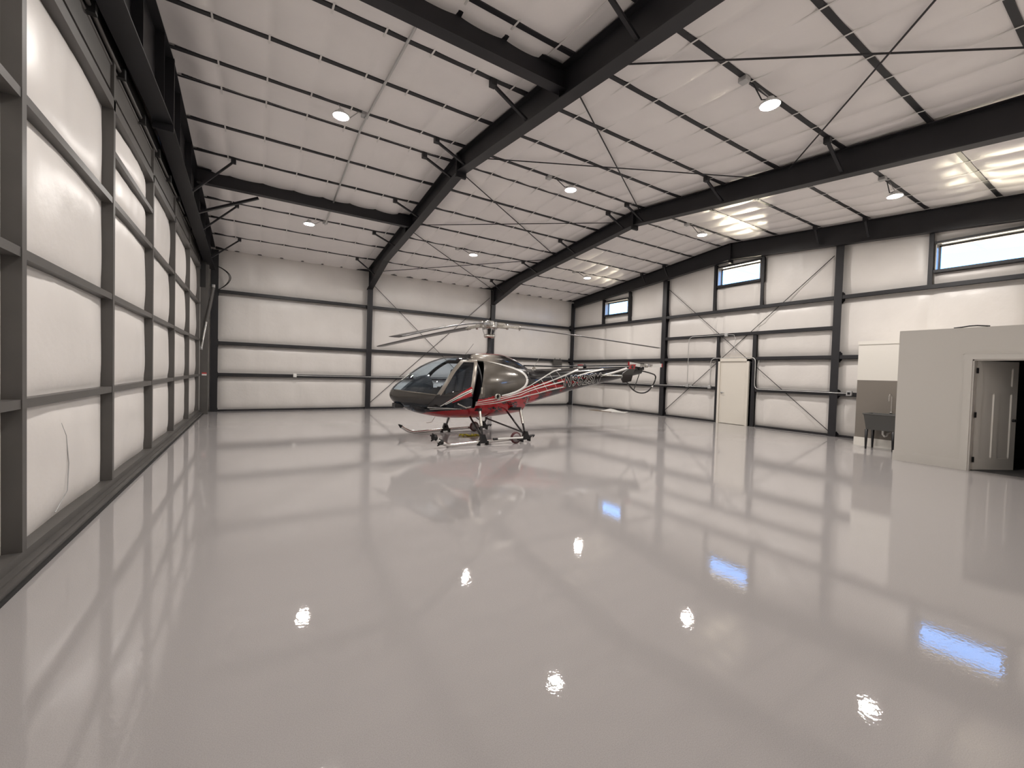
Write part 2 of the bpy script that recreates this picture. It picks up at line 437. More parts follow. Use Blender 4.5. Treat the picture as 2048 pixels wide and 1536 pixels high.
# windows
for i, (y0, y1, z0, z1) in enumerate(WIN):
    w = empty('window_%d' % (i+1), (XW, (y0+y1)/2, z0)); struct(w)
    cy = (y0+y1)/2; a, b = y0-cy, y1-cy; h = z1-z0
    mb = MB()
    mb.box(-.16, .12, a-.0, a+.02, 0, h).box(-.16, .12, b-.02, b, 0, h).box(-.16, .12, a, b, h-.02, h)
    mb.build('window_frame', 'winframe', w)
    mb = MB()
    mb.box(.03, .07, a+.02, a+.05, .02, h-.02).box(.03, .07, b-.05, b-.02, .02, h-.02).box(.03, .07, a+.02, b-.02, h-.06, h-.02).box(.03, .07, a+.02, b-.02, .02, .05)
    mb.build('sash', 'taupe', w)
    MB().box(-.19, .12, a-.02, b+.02, -.05, .02).build('window_sill', 'steel', w)
    MB().box(-.17, -.14, a-.02, b+.02, h, h+.05).build('window_head', 'steel', w)
    MB().box(.046, .052, a+.04, b-.04, .04, h-.05).build('pane', 'pane', w)

# white exit door
d = empty('door_1', (XR+.06, 8.2, 0)); struct(d)
mb = MB(); W2, H2 = .54, 2.25
mb.box(-.1, .12, -W2, -W2+.07, 0, H2).box(-.1, .12, W2-.07, W2, 0, H2).box(-.1, .12, -W2, W2, H2-.075, H2)
mb.build('door_frame', 'door_white', d)
bev(MB().box(-.06, -.015, -W2+.075, W2-.075, .012, H2-.08).build('door_leaf', 'door_white', d), .004)
MB().box(-.02, .18, -W2, W2, -.03, H2+.03).build('light_leak_backing', 'door_white', d)  # unseen backing added to block daylight leaking around the leaf
for z in (.28, 1.12, 1.92): MB().box(-.075, -.055, -W2+.062, -W2+.085, z-.06, z+.06).build('hinge', 'galv', d)
mb = MB().lathe([(.0, -.095), (.03, -.095), (.032, -.07), (.032, -.06)], (0, W2-.15, 1.08), 'x', 14)
mb.tube([(-.075, W2-.15, 1.08), (-.11, W2-.15, 1.08), (-.115, W2-.2, 1.08), (-.115, W2-.27, 1.078)], .011, 8)
mb.build('door_handle', 'galv', d)

# cross-bracing rods
def rod(p, q, label, group, r=.011):
    mb = MB().tube([p, q], r, 8)
    tag(recenter(mb.build('brace_rod', 'steel')), label, 'rod', group)
xa = XR+.025
rod((xa, 11.08, 5.16), (xa, 5.34, .14), 'thin brace rod falling left to right behind the white exit door', 'wall brace rods')
rod((xa+.026, 5.40, 5.18), (xa+.026, 11.07, .17), 'thin brace rod rising left to right behind the white exit door', 'wall brace rods')
ya = YB+.025
rod((3.9, ya, 4.85), (9.1, ya, .17), 'thin brace rod falling left to right on the back wall behind the rotor', 'wall brace rods')
rod((9.1, ya+.026, 4.95), (3.9, ya+.026, .25), 'thin brace rod rising left to right on the back wall behind the rotor', 'wall brace rods')
xa, xb = FRAMES[0]+.08, FRAMES[1]-.08
def rr(y0, y1, lab, dz=.135):
    rod((xa, y0, zroof(y0)-dz), (xb, y1, zroof(y1)-dz), lab, 'roof brace rods', .012)
rr(4.5, -.22, 'thick-looking roof brace rod at top right, running nearly level'); rr(-.45, 4.35, 'roof brace rod at top right, slanting steeply past the lamp')
rr(4.83, 8.13, 'roof brace rod from near frame, steep one of the pair right of the ridge'); rr(8.22, 4.9, 'roof brace rod from near frame, flat one of the pair right of the ridge')
rr(8.78, 11.96, 'roof brace rod starting at the near ridge plate'); rr(11.97, 8.97, 'flat roof brace rod crossing above the middle-row far lamp')
rr(12.25, 16.5, 'roof brace rod falling to the column behind the rotor mast'); rr(16.5, 12.28, 'flat roof brace rod nearest the back wall')

# flange braces (kickers) from purlin to rafter bottom flange
def kicker(x0, y0, x1, y1, z1, label, w=.05):
    z0 = zroof(y0)-.06
    r = empty('flange_brace', (x0, y0, z0)); tag(r, label, 'brace', 'rafter flange braces')
    MB().box(-.045, .045, -.05, .05, -.07, .03).build('clip', 'steel', r)
    MB().bar((0, 0, -.04), (x1-x0, y1-y0, z1-z0), w, .035).build('angle_bar', 'steel', r)
for x, bt, nm in ((FRAMES[0], bot1, 'near middle rafter'), (FRAMES[1], bot2, 'far middle rafter')):
    k = [p for p in (3.43, 5.73, 8.06, 8.76, 10.92, 13.12, 15.54)]
    wh = ['third purlin before the ridge', 'second purlin before the ridge', 'purlin just before the ridge', 'purlin just past the ridge', 'second purlin past the ridge', 'purlin carrying the far lamps', 'purlin nearest the back wall']
    for y, w in zip(k, wh):
        kicker(x-.70, y, x-.07, y, bt(y)+.04, 'diagonal brace from %s to the %s' % (w, nm))
for y, w in ((10.92, 'second purlin past the ridge'), (13.12, 'purlin carrying the far lamps'), (15.54, 'purlin nearest the back wall')):
    kicker(-.42, y, -1.12, y, bot4(y)+.04, 'diagonal brace from %s to the rafter over the hangar door' % w)
for y, w in ((4.57, 'fourth purlin before the ridge'), (5.73, 'third purlin before the ridge'), (10.92, 'second purlin past the ridge'), (12.02, 'third purlin past the ridge')):
    kicker(13.66, y, 13.9, y, bot3(y)+.08, 'short brace from %s to the right wall rafter' % w)

# wind beams between left rafter and near frame
def ibeam_x(name, x0, x1, y, z0, z1, w, label):
    r = empty(name, (x0, y, z0)); tag(r, label, 'beam', 'wind beams')
    L = x1-x0; h = z1-z0
    MB().box(0, L, -w/2, w/2, 0, .014).build('bottom_flange', 'steel', r)
    MB().box(0, L, -w/2, w/2, h-.014, h).build('top_flange', 'steel', r)
    MB().box(0, L, -.005, .005, .014, h-.014).build('web', 'steel', r)
ibeam_x('wind_beam', -1.12, FRAMES[0]-.02, 11.68, 5.57, 5.89, .15, 'dark horizontal beam under the roof, farther one near the back wall')
ibeam_x('wind_beam', -1.12, FRAMES[0]-.02, 4.86, 5.60, 5.92, .17, 'big dark horizontal beam at the top of the view, nearer one')
o = recenter(MB().bar((.05, 11.9, 5.58), (-1.2, 12.1, 5.0), .07, .05).build('flange_brace', 'steel'))
tag(o, 'long diagonal brace under the farther horizontal beam beside the hangar door', 'brace', 'rafter flange braces')

# ------------------------------------------------------------------ big hangar door on the left
hd = empty('door_2', (XL, 8.4, 0)); struct(hd)
D0, D1 = .95, 15.86
MULL = [2.17, 4.40, 6.64, 8.87, 11.05, 13.36, 15.62]
RAIL = [1.21, 2.29, 3.40]
Ly = lambda y: y-8.4
for y in MULL:
    MB().box(-.24, 0, Ly(y)-.035, Ly(y)+.035, .14, 5.0).build('mullion', 'taupe', hd)
edges = [D0]+MULL+[D1]
for a, b in zip(edges, edges[1:]):
    for z in RAIL+([3.97] if abs(a-6.64) < .01 else []):
        MB().box(-.10, -.006, Ly(a)+.035, Ly(b)-.02, z-.034, z+.034).build('rail', 'taupe', hd)
mb = MB().box(-.26, .0, Ly(D0), Ly(D1), .02, .14).box(-.0, .085, Ly(D0), Ly(D1), .0, .06).box(-.03, .05, Ly(D0), Ly(D1), .06, .075)
mb.build('bottom_rail', 'taupe', hd)
MB().box(.085, .10, Ly(D0), Ly(D1), 0.0, .03).build('weather_seal', 'rubber', hd)
MB().box(-.26, .0, Ly(D0), Ly(D1), 4.44, 4.56).box(-.26, -.06, Ly(D0), Ly(D1), 4.56, 4.66).build('top_rail', 'taupe', hd)
MB().box(-.26, -.03, Ly(D0), Ly(D1), 4.66, 4.98).build('top_panel', 'taupe', hd)
mb = MB().tube([(.0, Ly(D0), 5.0), (.0, Ly(D1), 5.0)], .022, 8)
mb.tube([(-.03, Ly(D0), 4.945), (-.03, Ly(D1), 4.945)], .016, 8)
mb.build('hinge_tube', 'taupe', hd)
for i in range(14):
    y = 1.4+1.09*i
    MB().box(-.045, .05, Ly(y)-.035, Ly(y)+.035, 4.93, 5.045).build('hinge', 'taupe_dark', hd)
# quilted insulation bays
for a, b in zip(edges, edges[1:]):
    a2, b2 = a+.03, b-.03
    zl = [.13]+RAIL[:2]+[3.40]+([3.97] if abs(a-6.64) < .01 else [])+[4.46]
    ny, nz = 22, 60; vs = []; fs = []
    for i in range(ny+1):
        y = a2+(b2-a2)*i/ny; s = 2*i/ny-1
        for j in range(nz+1):
            z = .13+(4.46-.13)*j/nz
            for p, q in zip(zl, zl[1:]):
                if p <= z <= q+1e-6: t = 2*(z-p)/(q-p)-1; break
            d = .075*(1-abs(s)**4)*(1-abs(t)**4)+.008*math.sin(z*5+y*3)*(1-abs(s)**4)
            vs.append((-.105+d+.006*math.sin(y*23)*math.sin(y*9.1+z)*(1-abs(s)**4)*(1-abs(t)**4), Ly(y), z))
    for i in range(ny):
        for j in range(nz): k = i*(nz+1)+j; fs.append((k, k+nz+1, k+nz+2, k+1))
    MB().add(vs, fs, True).build('insulation_panel', 'vinyl', hd, normals=False)
# a crease/tear line in the nearest panel
MB().tube([(-.036, Ly(5.2), .98), (-.026, Ly(5.28), .86), (-.022, Ly(5.33), .6), (-.028, Ly(5.32), .35), (-.06, Ly(5.16), .2)], .004, 5).build('crease', 'galv', hd)
# far jamb of the door
jm = empty('door_jamb', (-1.28, 15.98, 0)); tag(jm, 'taupe steel jamb post at the far end of the big hangar door', 'jamb')
MB().box(-.13, .07, -.1, .1, 0, 4.6).build('post', 'taupe', jm)
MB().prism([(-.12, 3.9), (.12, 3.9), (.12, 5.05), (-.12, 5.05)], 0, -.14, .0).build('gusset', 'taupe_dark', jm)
mb = MB().box(-.075, .045, -.104, -.1, 1.20, 1.29); mb.build('warning_label', 'paper', jm)
MB().box(-.075, .045, -.106, -.104, 1.25, 1.29).build('label_band', 'red', jm)
cy = empty('door_cylinder', (-1.34, 15.75, 2.03)); tag(cy, 'slanting hydraulic cylinder beside the far door jamb', 'hydraulic cylinder')
MB().tube([(-.02, 0, .0), (.10, .1, .9)], .03, 12).build('piston_rod', 'chrome', cy)
MB().tube([(.09, .09, .82), (.25, .2, 1.92)], .05, 12).build('barrel', 'taupe', cy)
MB().lathe([(0, -.03), (.05, -.03), (.05, .03), (0, .03)], (-.02, 0, 0), 'x', 12).build('lower_pin', 'galv', cy)
MB().lathe([(0, -.04), (.06, -.04), (.06, .04), (0, .04)], (.25, .2, 1.94), 'x', 12).build('upper_pin', 'galv', cy)
for k in (0, 1):
    pts = []
    for i in range(17):
        t = i/16; pts.append((-1.03+(.36-.035*k)*math.sin(pi*t)**.8, 16.42+.03*k, 4.70-.76*t+.05*math.sin(pi*t)))
    tag(recenter(MB().tube(pts, .011, 8).build('hydraulic_hose', 'rubber')), ['outer', 'inner'][k]+' black hydraulic hose looping beside the far door corner', 'hose', 'hydraulic hoses')
# steel header above the door
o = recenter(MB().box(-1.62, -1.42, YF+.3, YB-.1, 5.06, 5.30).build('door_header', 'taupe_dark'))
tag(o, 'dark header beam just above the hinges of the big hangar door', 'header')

# ------------------------------------------------------------------ lamps
def lamp(i, x, y, z, label, jb):
    r = empty('high_bay_light', (x, y, z)); tag(r, label, 'ceiling light', 'round ceiling lamps')
    MB().lathe([(.0, .10), (.05, .10), (.06, .07), (.115, .035), (.135, .012), (.135, -.008), (.127, -.008), (.126, .0)], n=28).build('housing', 'housing', r)
    MB().lathe([(.126, -.001), (.0, -.001)], n=28).build('lens', 'lens', r)
    yp = min(PUR, key=lambda q: abs(q-y)); zt = zroof(yp)-.03-z
    MB().tube([(0, 0, .1), (0, (yp-y), zt)], .006, 6).build('hanger', 'galv', r)
    xb = x+jb
    pts = [(0, .02, .09), (jb*.35, .05, .05), (jb*.7, (yp-y)*.6, zt*.75), (jb, yp-y, zt-.03)]
    MB().tube(pts, .009, 6).build('power_cord', 'black' if jb < 0 else 'galv', r)
    b = bev(recenter(MB().box(xb-.06, xb+.06, yp-.06, yp+.06, z+zt-.07, z+zt).build('junction_box', 'galv')), .008)
    tag(b, 'grey junction box on the purlin %s %s' % ('right of' if jb > 0 else 'left of', 'the '+SHORT[i]), 'junction box', 'ceiling junction boxes')
LAMPS = [(1.223, 7.79, 5.868, 'round glowing lamp nearest the viewer left of the ridge, upper left', .45),
         (1.24, 12.76, 5.46, 'round glowing lamp beyond the farther beam, left row', .45),
         (6.234, 3.26, 5.48, 'round glowing lamp at upper right, nearest in the middle row', -.38),
         (6.246, 7.71, 5.862, 'round glowing lamp at the ridge in the middle row', -.38),
         (6.2, 12.68, 5.463, 'round glowing lamp above the rotor, farthest in the middle row', -.38),
         (11.39, 3.33, 5.485, 'round glowing lamp above the large right window, nearest in the right row', -.38),
         (11.43, 7.80, 5.869, 'round glowing lamp above the middle window, right row', -.38),
         (11.33, 12.76, 5.454, 'round glowing lamp above the small corner window, farthest right row', -.38),
         (1.23, 3.26, 5.48, 'round glowing lamp above the viewer in the left row', .45)]
SHORT = ['near lamp of the left row', 'far lamp of the left row', 'nearest lamp of the middle row', 'ridge lamp of the middle row', 'far lamp of the middle row', 'nearest lamp of the right row', 'middle lamp of the right row', 'far lamp of the right row', 'lamp above the viewer']
for i, a in enumerate(LAMPS): lamp(i, *a)

# conduits
def conduit(pts, label, r=.013):
    tag(recenter(MB().tube(pts, r, 8).build('conduit', 'conduit')), label, 'conduit', 'conduits')
def arc(p, q, corner, n=6):
    p, q, c = Vector(p), Vector(q), Vector(corner)
    return [tuple((1-t)**2*p+2*t*(1-t)*c+t*t*q) for t in [i/n for i in range(n+1)]]
zc = lambda y: zroof(y)-.125
conduit([(1.69, y, zc(y)) for y in (4.95, 6.5, YR, 10, 11.6, 13.12)], 'straight grey conduit running along the ceiling of the left bay', .02)
conduit([(1.25, YB-.05, G3+.02), (3.6, YB-.05, G3+.02), (3.78, YB-.075, G3+.02), (4.0, YB-.05, G3+.02), (9.1, YB-.05, G3+.02), (9.22, YB-.075, G3+.02), (9.4, YB-.05, G3+.02), (13.9, YB-.05, G3+.02)], 'long bright conduit along the lowest girt of the back wall')
xc = XR-.05
conduit([(xc, 16.6, 1.25), (xc, 11.3, 1.25), (xc-.03, 11.13, 1.25), (xc, 10.95, 1.25), (xc, 9.05, 1.25)], 'bright conduit along the low girt of the right wall behind the tail guard')
conduit([(xc, 9.94, 1.3), (xc, 9.94, 2.9)]+arc((xc, 9.94, 2.95), (xc, 9.75, 3.11), (xc, 9.94, 3.11))+[(xc, 8.5, 3.11)], 'conduit rising left of the exit door and turning along the header girt')
conduit([(xc, 9.02, 1.3), (xc, 9.02, 2.05)]+arc((xc, 9.02, 2.1), (xc, 8.85, 2.29), (xc, 9.02, 2.29))+[(xc, 7.62, 2.29)]+arc((xc, 7.58, 2.29), (xc, 7.44, 2.12), (xc, 7.44, 2.29))+[(xc, 7.44, 1.45)]+arc((xc, 7.44, 1.42), (xc, 7.28, 1.25), (xc, 7.44, 1.25))+[(xc, 5.35, 1.25), (xc-.03, 5.24, 1.25), (xc, 5.1, 1.25), (xc, 4.9, 1.25)], 'conduit looping over the top of the white exit door')
conduit([(xc, 8.45, 3.11), (xc, 8.2, 3.08), (xc, 8.14, 2.95), (xc, 8.17, 2.7), (xc, 8.1, 2.45)], 'loose cable tail hanging above the white exit door', .008)
def wallbox(x, y, z, label, s=.055):
    b = bev(recenter(MB().box(x-s*.7, x+.04, y-s, y+s, z-s, z+s).build('outlet_box', 'galv')), .006)
    tag(b, label, 'electrical box', 'wall electrical boxes'); return b
wallbox(xc, 9.94, 1.27, 'square metal box on the low girt under the tall conduit')
wallbox(xc, 9.03, 1.25, 'square metal box on the low girt beside the exit door frame')
wallbox(xc, 8.47, 3.10, 'square metal box on the header girt over the exit door')
b = wallbox(xc, 4.86, 1.25, 'square outlet box with dark socket beside the sink wall', .065)
MB().box(-.055, -.045, -.03, .03, .035, .095).build('socket', 'black', b)
b = bev(recenter(MB().box(1.19, 1.30, YB-.09, YB-.03, G3-.04, G3+.09).build('outlet_box', 'whitegloss')), .006)
tag(b, 'pale box at the left end of the back wall conduit', 'electrical box', 'wall electrical boxes')
eb = empty('electrical_panel', (13.0, YB-.06, 1.92)); tag(eb, 'grey electrical panel on the back wall just above the tail boom', 'electrical panel')
bev(MB().box(-.27, .25, -.07, .03, 0, .36).build('cabinet', 'taupe', eb), .006)
MB().box(-.25, .23, -.078, -.07, .02, .34).build('cover', 'taupe', eb)
for x in (-.17, .15): MB().tube([(x, -.02, .36), (x, -.02, .46)], .015, 8).build('conduit_stub', 'steel', eb)

# ------------------------------------------------------------------ restroom block and sink niche (right)
XP, YC, HP = 11.11, 3.06, 2.585
DY0, DY1, DH = 1.14, 2.03, 2.03
wl = MB()
wl.box(XP, XP+.12, DY1, YC, 0, HP).box(XP, XP+.12, DY0, DY1, DH, HP).box(XP, XP+.12, YF, DY0, 0, HP).box(XP+.12, XW, YC-.12, YC, 0, HP)
struct(wl.build('wall_restroom', 'drywall'))
struct(MB().box(XP, XW, YF, YC, HP, HP+.03).build('ceiling_restroom', 'drywall'))
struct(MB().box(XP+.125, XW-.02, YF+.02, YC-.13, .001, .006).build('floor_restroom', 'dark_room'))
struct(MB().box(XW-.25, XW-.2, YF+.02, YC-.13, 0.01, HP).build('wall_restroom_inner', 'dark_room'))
struct(MB().box(XP-.016, XP, DY1+.10, YC+.016, 0, .185).box(XP-.014, XP, DY1+.10, YC+.014, .185, .197).build('baseboard_restroom', 'drywall_trim'))
tr = MB().box(XP-.02, XP, DY1, DY1+.10, 0, DH+.10).box(XP-.02, XP, DY0-.10, DY0, 0, DH+.10).box(XP-.024, XP, DY0-.11, DY1+.11, DH, DH+.10)
tr.box(XP-.03, XP-.0, DY0-.125, DY1+.125, DH+.1, DH+.115)
struct(tr.build('trim_1', 'drywall_trim'))
struct(MB().box(XP, XP+.13, DY1-.022, DY1, 0, DH).box(XP, XP+.13, DY0, DY0+.022, 0, DH).box(XP, XP+.13, DY0, DY1, DH-.022, DH).build('trim_2', 'drywall_trim'))
# door leaf, swung inward about its left edge
dl = empty('door_3', (XP+.125, DY1-.03, 0)); struct(dl)
dl.rotation_euler = (0, 0, math.radians(-90+63))     # local +x along the leaf
LW = .84
lf = MB()
# leaf body with three recessed panels (one above, two tall below), front face toward -y local
t0, t1, rc = -.018, .018, -.008
st = .115
xs_ = [0, st, LW/2-.055, LW/2+.055, LW-st, LW]
lf.box(0, LW, rc, t1, .012, DH-.02)
for a, b, c, e in ((0, st, .012, DH-.02), (LW-st, LW, .012, DH-.02), (st, LW-st, .012, .22), (st, LW-st, DH-.14, DH-.02), (st, LW-st, 1.42, 1.54), (LW/2-.055, LW/2+.055, .22, 1.42)):
    lf.box(a, b, t0, rc, c, e)
lf.build('door_leaf', 'drywall_trim', dl)
for (a, z0, z1) in ((LW/2-.06, .24, 1.40), (LW-st-.005, .24, 1.40), (LW-st-.005, 1.56, DH-.16)):
    MB().prism([(a-.012, rc), (a+.006, rc), (a+.006, t0-.004)], 2, z0, z1).build('lit_panel_moulding', 'white_paint', dl)  # white colour puts in the light caught by the right-hand recess edges
mb = MB().lathe([(0, -.06), (.022, -.06), (.026, -.045), (.012, -.03), (.03, -.02), (.03, -.016)], (LW-.06, 0, .93), 'y', 14)
mb.build('door_knob', 'black', dl)
for z in (.2, 1.02, 1.83): MB().box(-.02, .012, -.03, -.016, z-.05, z+.05).build('hinge', 'black', dl)
# cable lying on the block's top edge
o = recenter(MB().tube([(XP+.02, 2.3, HP+.035), (XP+.03, 2.2, HP+.045), (XP+.03, 2.1, HP+.06), (XP+.03, 2.0, HP+.06), (XP+.04, 1.85, HP+.04)], .012, 8).build('black_cable', 'rubber'))
tag(o, 'short dark cable lying on top of the restroom block', 'cable')

# stub room with the sink wall
XS, YS = 12.83, 4.30
struct(MB().box(XS, XW, YC, YS, 1.62, HP-.085).build('wall_sink', 'white_paint'))
struct(MB().box(XS+.002, XW, YC, YS-.002, 0, 1.62).build('wall_sink_lower', 'taupe_paint'))
struct(MB().box(XS-.012, XW, YC, YS+.012, HP-.085, HP).build('trim_3', 'white_paint'))
struct(MB().box(XS-.016, XS+.002, YC, YS+.01, 0, .205).build('baseboard_sink', 'white_paint'))
sk = empty('utility_sink', (12.52, 3.66, 0)); tag(sk, 'charcoal utility sink on black tapered legs against the taupe wall', 'sink')
T0, T1, SX = .46, .84, .27
def ringr(x0, x1, y0, y1, z): return [(x0, y0, z), (x1, y0, z), (x1, y1, z), (x0, y1, z)]
vs = ringr(-.22, .22, -.27, .25, T0)+ringr(-.27, .27, -.34, .295, T1-.03)+ringr(-.285, .285, -.355, .31, T1-.03)+ringr(-.285, .285, -.355, .31, T1)+ringr(-.25, .22, -.32, .28, T1)+ringr(-.2, .18, -.25, .23, T0+.03)
fs = [(3, 2, 1, 0)]
for k in range(5):
    for i in range(4): fs.append((k*4+i, k*4+(i+1) % 4, k*4+4+(i+1) % 4, k*4+4+i))
fs.append((20, 21, 22, 23))
bev(MB().add(vs, fs).build('tub', 'tub', sk), .008)
for sx in (-.19, .19):
    for sy in (-.24, .24):
        MB().lathe([(.0, 0), (.018, 0), (.034, T0), (0, T0)], (sx*1.05, sy*1.02, 0), 'z', 10).build('leg', 'black', sk)
fc = MB().tube([(.25, -.06, T1), (.25, -.06, T1+.38)]+[(.25-.09*(1-math.cos(a)), -.06, T1+.38+.09*math.sin(a)) for a in [pi*i/8 for i in range(1, 9)]]+[(.07, -.06, T1+.30)], .010, 8)
fc.lathe([(0, 0), (.03, 0), (.03, .04), (.018, .05)], (.25, -.06, T1), 'z', 12)
fc.build('faucet', 'chrome', sk)
MB().tube([(.22, -.10, T1+.05), (.12, -.10, T1+.07)], .008, 6).build('faucet_lever', 'chrome', sk)
MB().tube([(0, .0, T0), (0, 0, T0-.10), (.04, -.02, T0-.15), (.1, -.04, T0-.14), (.13, -.05, T0-.08), (.27, -.06, T0-.06)], .02, 10).build('drain_trap', 'whitegloss', sk)

# things on the floor
rnd = random.Random(3)
def sheet(name, poly, m, label, cat, z=.002, lift=.05, n=14):
    # crumpled flat sheet filling a quad
    a, b, c, d = [Vector((p[0], p[1], 0)) for p in poly]; vs = []; fs = []
    for i in range(n+1):
        for j in range(n//2+1):
            s, t = i/n, j/(n//2)
            p = (a*(1-s)+b*s)*(1-t)+(d*(1-s)+c*s)*t
            h = z+lift*max(0, math.sin(s*5.1+1.0)*.5+.5)*t*(1 if i not in (0, n) else .4)
            vs.append((p.x, p.y, h))
    w = n//2+1
    for i in range(n):
        for j in range(n//2): fs.append((i*w+j, i*w+j+1, (i+1)*w+j+1, (i+1)*w+j))
    o = MB().add(vs, fs, True).build(name, m); so = o.modifiers.new('t', 'SOLIDIFY'); so.thickness = .004; so.offset = 1
    tag(recenter(o), label, cat)
sheet('crumpled_paper', [(13.05, 13.6), (13.35, 12.4), (13.75, 12.55), (13.75, 13.75)], 'paper', 'crumpled white sheet lying on the floor by the right wall', 'paper', lift=.07)
sheet('cardboard_piece', [(12.75, 14.0), (12.95, 12.85), (13.15, 12.95), (13.1, 14.05)], 'card', 'flat brown cardboard piece half under the white sheet on the floor', 'cardboard', lift=.012)
st_ = []
for i in range(40):
    t = i/39; st_.append((4.2+.46*t+.03*math.sin(t*22), 9.08-.14*t+.09*math.sin(t*31), .015+.012*math.sin(t*17)**2))
tag(recenter(MB().tube(st_, .018, 6).build('tie_down_strap', 'yellow')), 'yellow webbing strap bunched on the floor under the helicopter', 'strap')

# ------------------------------------------------------------------ helicopter (local frame: +x aft, -y toward the viewer, z up)
HE = empty('helicopter', (4.78, 8.78, 0))
tag(HE, 'black, grey and red helicopter with white stripes parked on skids and wheels', 'helicopter')
# stations: u, top, bottom, half width, height of greatest width
ST = [(-2.345, 1.06, .985, .02, 1.02), (-2.325, 1.105, .945, .085, 1.02), (-2.28, 1.165, .885, .165, 1.02), (-2.20, 1.25, .82, .265, 1.02), (-2.07, 1.35, .745, .385, 1.02),
      (-1.86, 1.515, .65, .53, 1.03), (-1.62, 1.67, .585, .64, 1.06), (-1.37, 1.78, .535, .715, 1.08), (-1.09, 1.86, .50, .765, 1.09), (-.80, 1.885, .485, .785, 1.09),
      (-.5, 1.885, .48, .785, 1.09), (-.2, 1.87, .485, .75, 1.10), (.1, 1.835, .50, .685, 1.12), (.4, 1.78, .525, .595, 1.15), (.7, 1.72, .56, .49, 1.19), (.86, 1.69, .585, .435, 1.21),
      (.92, 1.68, .70, .415, 1.23), (1.2, 1.66, .80, .35, 1.28), (1.6, 1.675, .905, .305, 1.34), (2.4, 1.72, 1.09, .255, 1.43), (3.2, 1.765, 1.25, .215, 1.52), (4.5, 1.83, 1.49, .15, 1.665), (5.25, 1.865, 1.63, .115, 1.75)]
def sect(u):
    u = min(max(u, ST[0][0]), ST[-1][0])
    for i in range(len(ST)-1):
        if ST[i][0] <= u <= ST[i+1][0]: break
    p0, p1, p2, p3 = ST[max(i-1, 0)], ST[i], ST[i+1], ST[min(i+2, len(ST)-1)]
    h = p2[0]-p1[0]; t = (u-p1[0])/h; r = []
    for k in range(1, 5):
        d = (p2[k]-p1[k])/h
        dl = (p1[k]-p0[k])/(p1[0]-p0[0]) if p1 is not p0 else d
        dr = (p3[k]-p2[k])/(p3[0]-p2[0]) if p3 is not p2 else d
        m1 = 0 if dl*d <= 0 else 2*dl*d/(dl+d); m2 = 0 if dr*d <= 0 else 2*dr*d/(dr+d)
        t2, t3 = t*t, t*t*t
        r.append((2*t3-3*t2+1)*p1[k]+(t3-2*t2+t)*h*m1+(-2*t3+3*t2)*p2[k]+(t3-t2)*h*m2)
    return r
NT, NB = 2.15, 2.35
def side(u, w):
    wt, wb, a, wm = sect(u)
    q = (w-wm)/((wt-wm) if w >= wm else (wm-wb)); n = NT if w >= wm else NB
    q = min(.9999, abs(q))
    return a*(1-q**n)**(1/n)
def ring(u, n):
    wt, wb, a, wm = sect(u); out = []
    for k in range(n):
        th = 2*pi*k/n; c, s = math.cos(th), math.sin(th); e = 2/(NT if s >= 0 else NB)
        v = a*math.copysign(abs(c)**e, c)
        w = wm+(wt-wm if s >= 0 else wm-wb)*math.copysign(abs(s)**e, s)
        out.append((u, v, w))
    return out
# regions of the cabin; the grid is sheared so that its rings follow the raked door pillars
def lerp(x, xs, ys):
    if x <= xs[0]: return ys[0]
    for i in range(len(xs)-1):
        if x <= xs[i+1]: return ys[i]+(ys[i+1]-ys[i])*(x-xs[i])/(xs[i+1]-xs[i])
    return ys[-1]
gw = lambda w: .654*(w-1.41)+1.0*max(0, w-1.41)**2
kk = lambda un: lerp(un, [-2.05, -1.38, -1.15, -.85, -.40, -.05], [0, 1, 1, .43, .43, 0])
def pt(u, th):
    wt, wb, a, wm = sect(u); c, q = math.cos(th), math.sin(th); e = 2/(NT if q >= 0 else NB)
    return a*math.copysign(abs(c)**e, c), wm+(wt-wm if q >= 0 else wm-wb)*math.copysign(abs(q)**e, q)
def sring(un, n):
    k = kk(un)
    if k == 0: return ring(un, n)
    out = []
    for i in range(n):
        th = 2*pi*i/n; u = un; v, w = pt(u, th)
        for _ in range(4):
            u = max(-2.3, un+k*gw(w)); v, w = pt(u, th)
        out.append((u, v, w))
    return out
PIL, OPEN_R, DOOR_R = -1.27, -.525, -.70
noseline = lambda u: lerp(u, [-2.4, -2.28, -2.15, -2.02, -1.78, -1.525, -1.3], [1.13, 1.129, 1.113, 1.095, 1.071, 1.044, 1.02])
doorcut = lambda u: lerp(u, [-1.5, -1.26, -1.08, -.875, -.8], [.79, .85, .91, .965, 1.0])
DTOP = 1.80
def region(un, u, v, w):
    av = abs(v)
    if un > .95: return 'boom'
    if un < PIL-.05 and w > noseline(u) and w > 1.03:
        if av < .02: return 'body'
        return 'windshield'
    if PIL-.05 <= un <= OPEN_R and .76 < w < DTOP and av > .22: return 'door'
    if -2.25 < u < -1.70 and w < .90-.12*(u+2.25) and av > .045 and w < .87: return 'chin'
    if -1.02 < u < -.7 and w > 1.81 and .10 < av < .40: return 'skylight'
    return 'body'
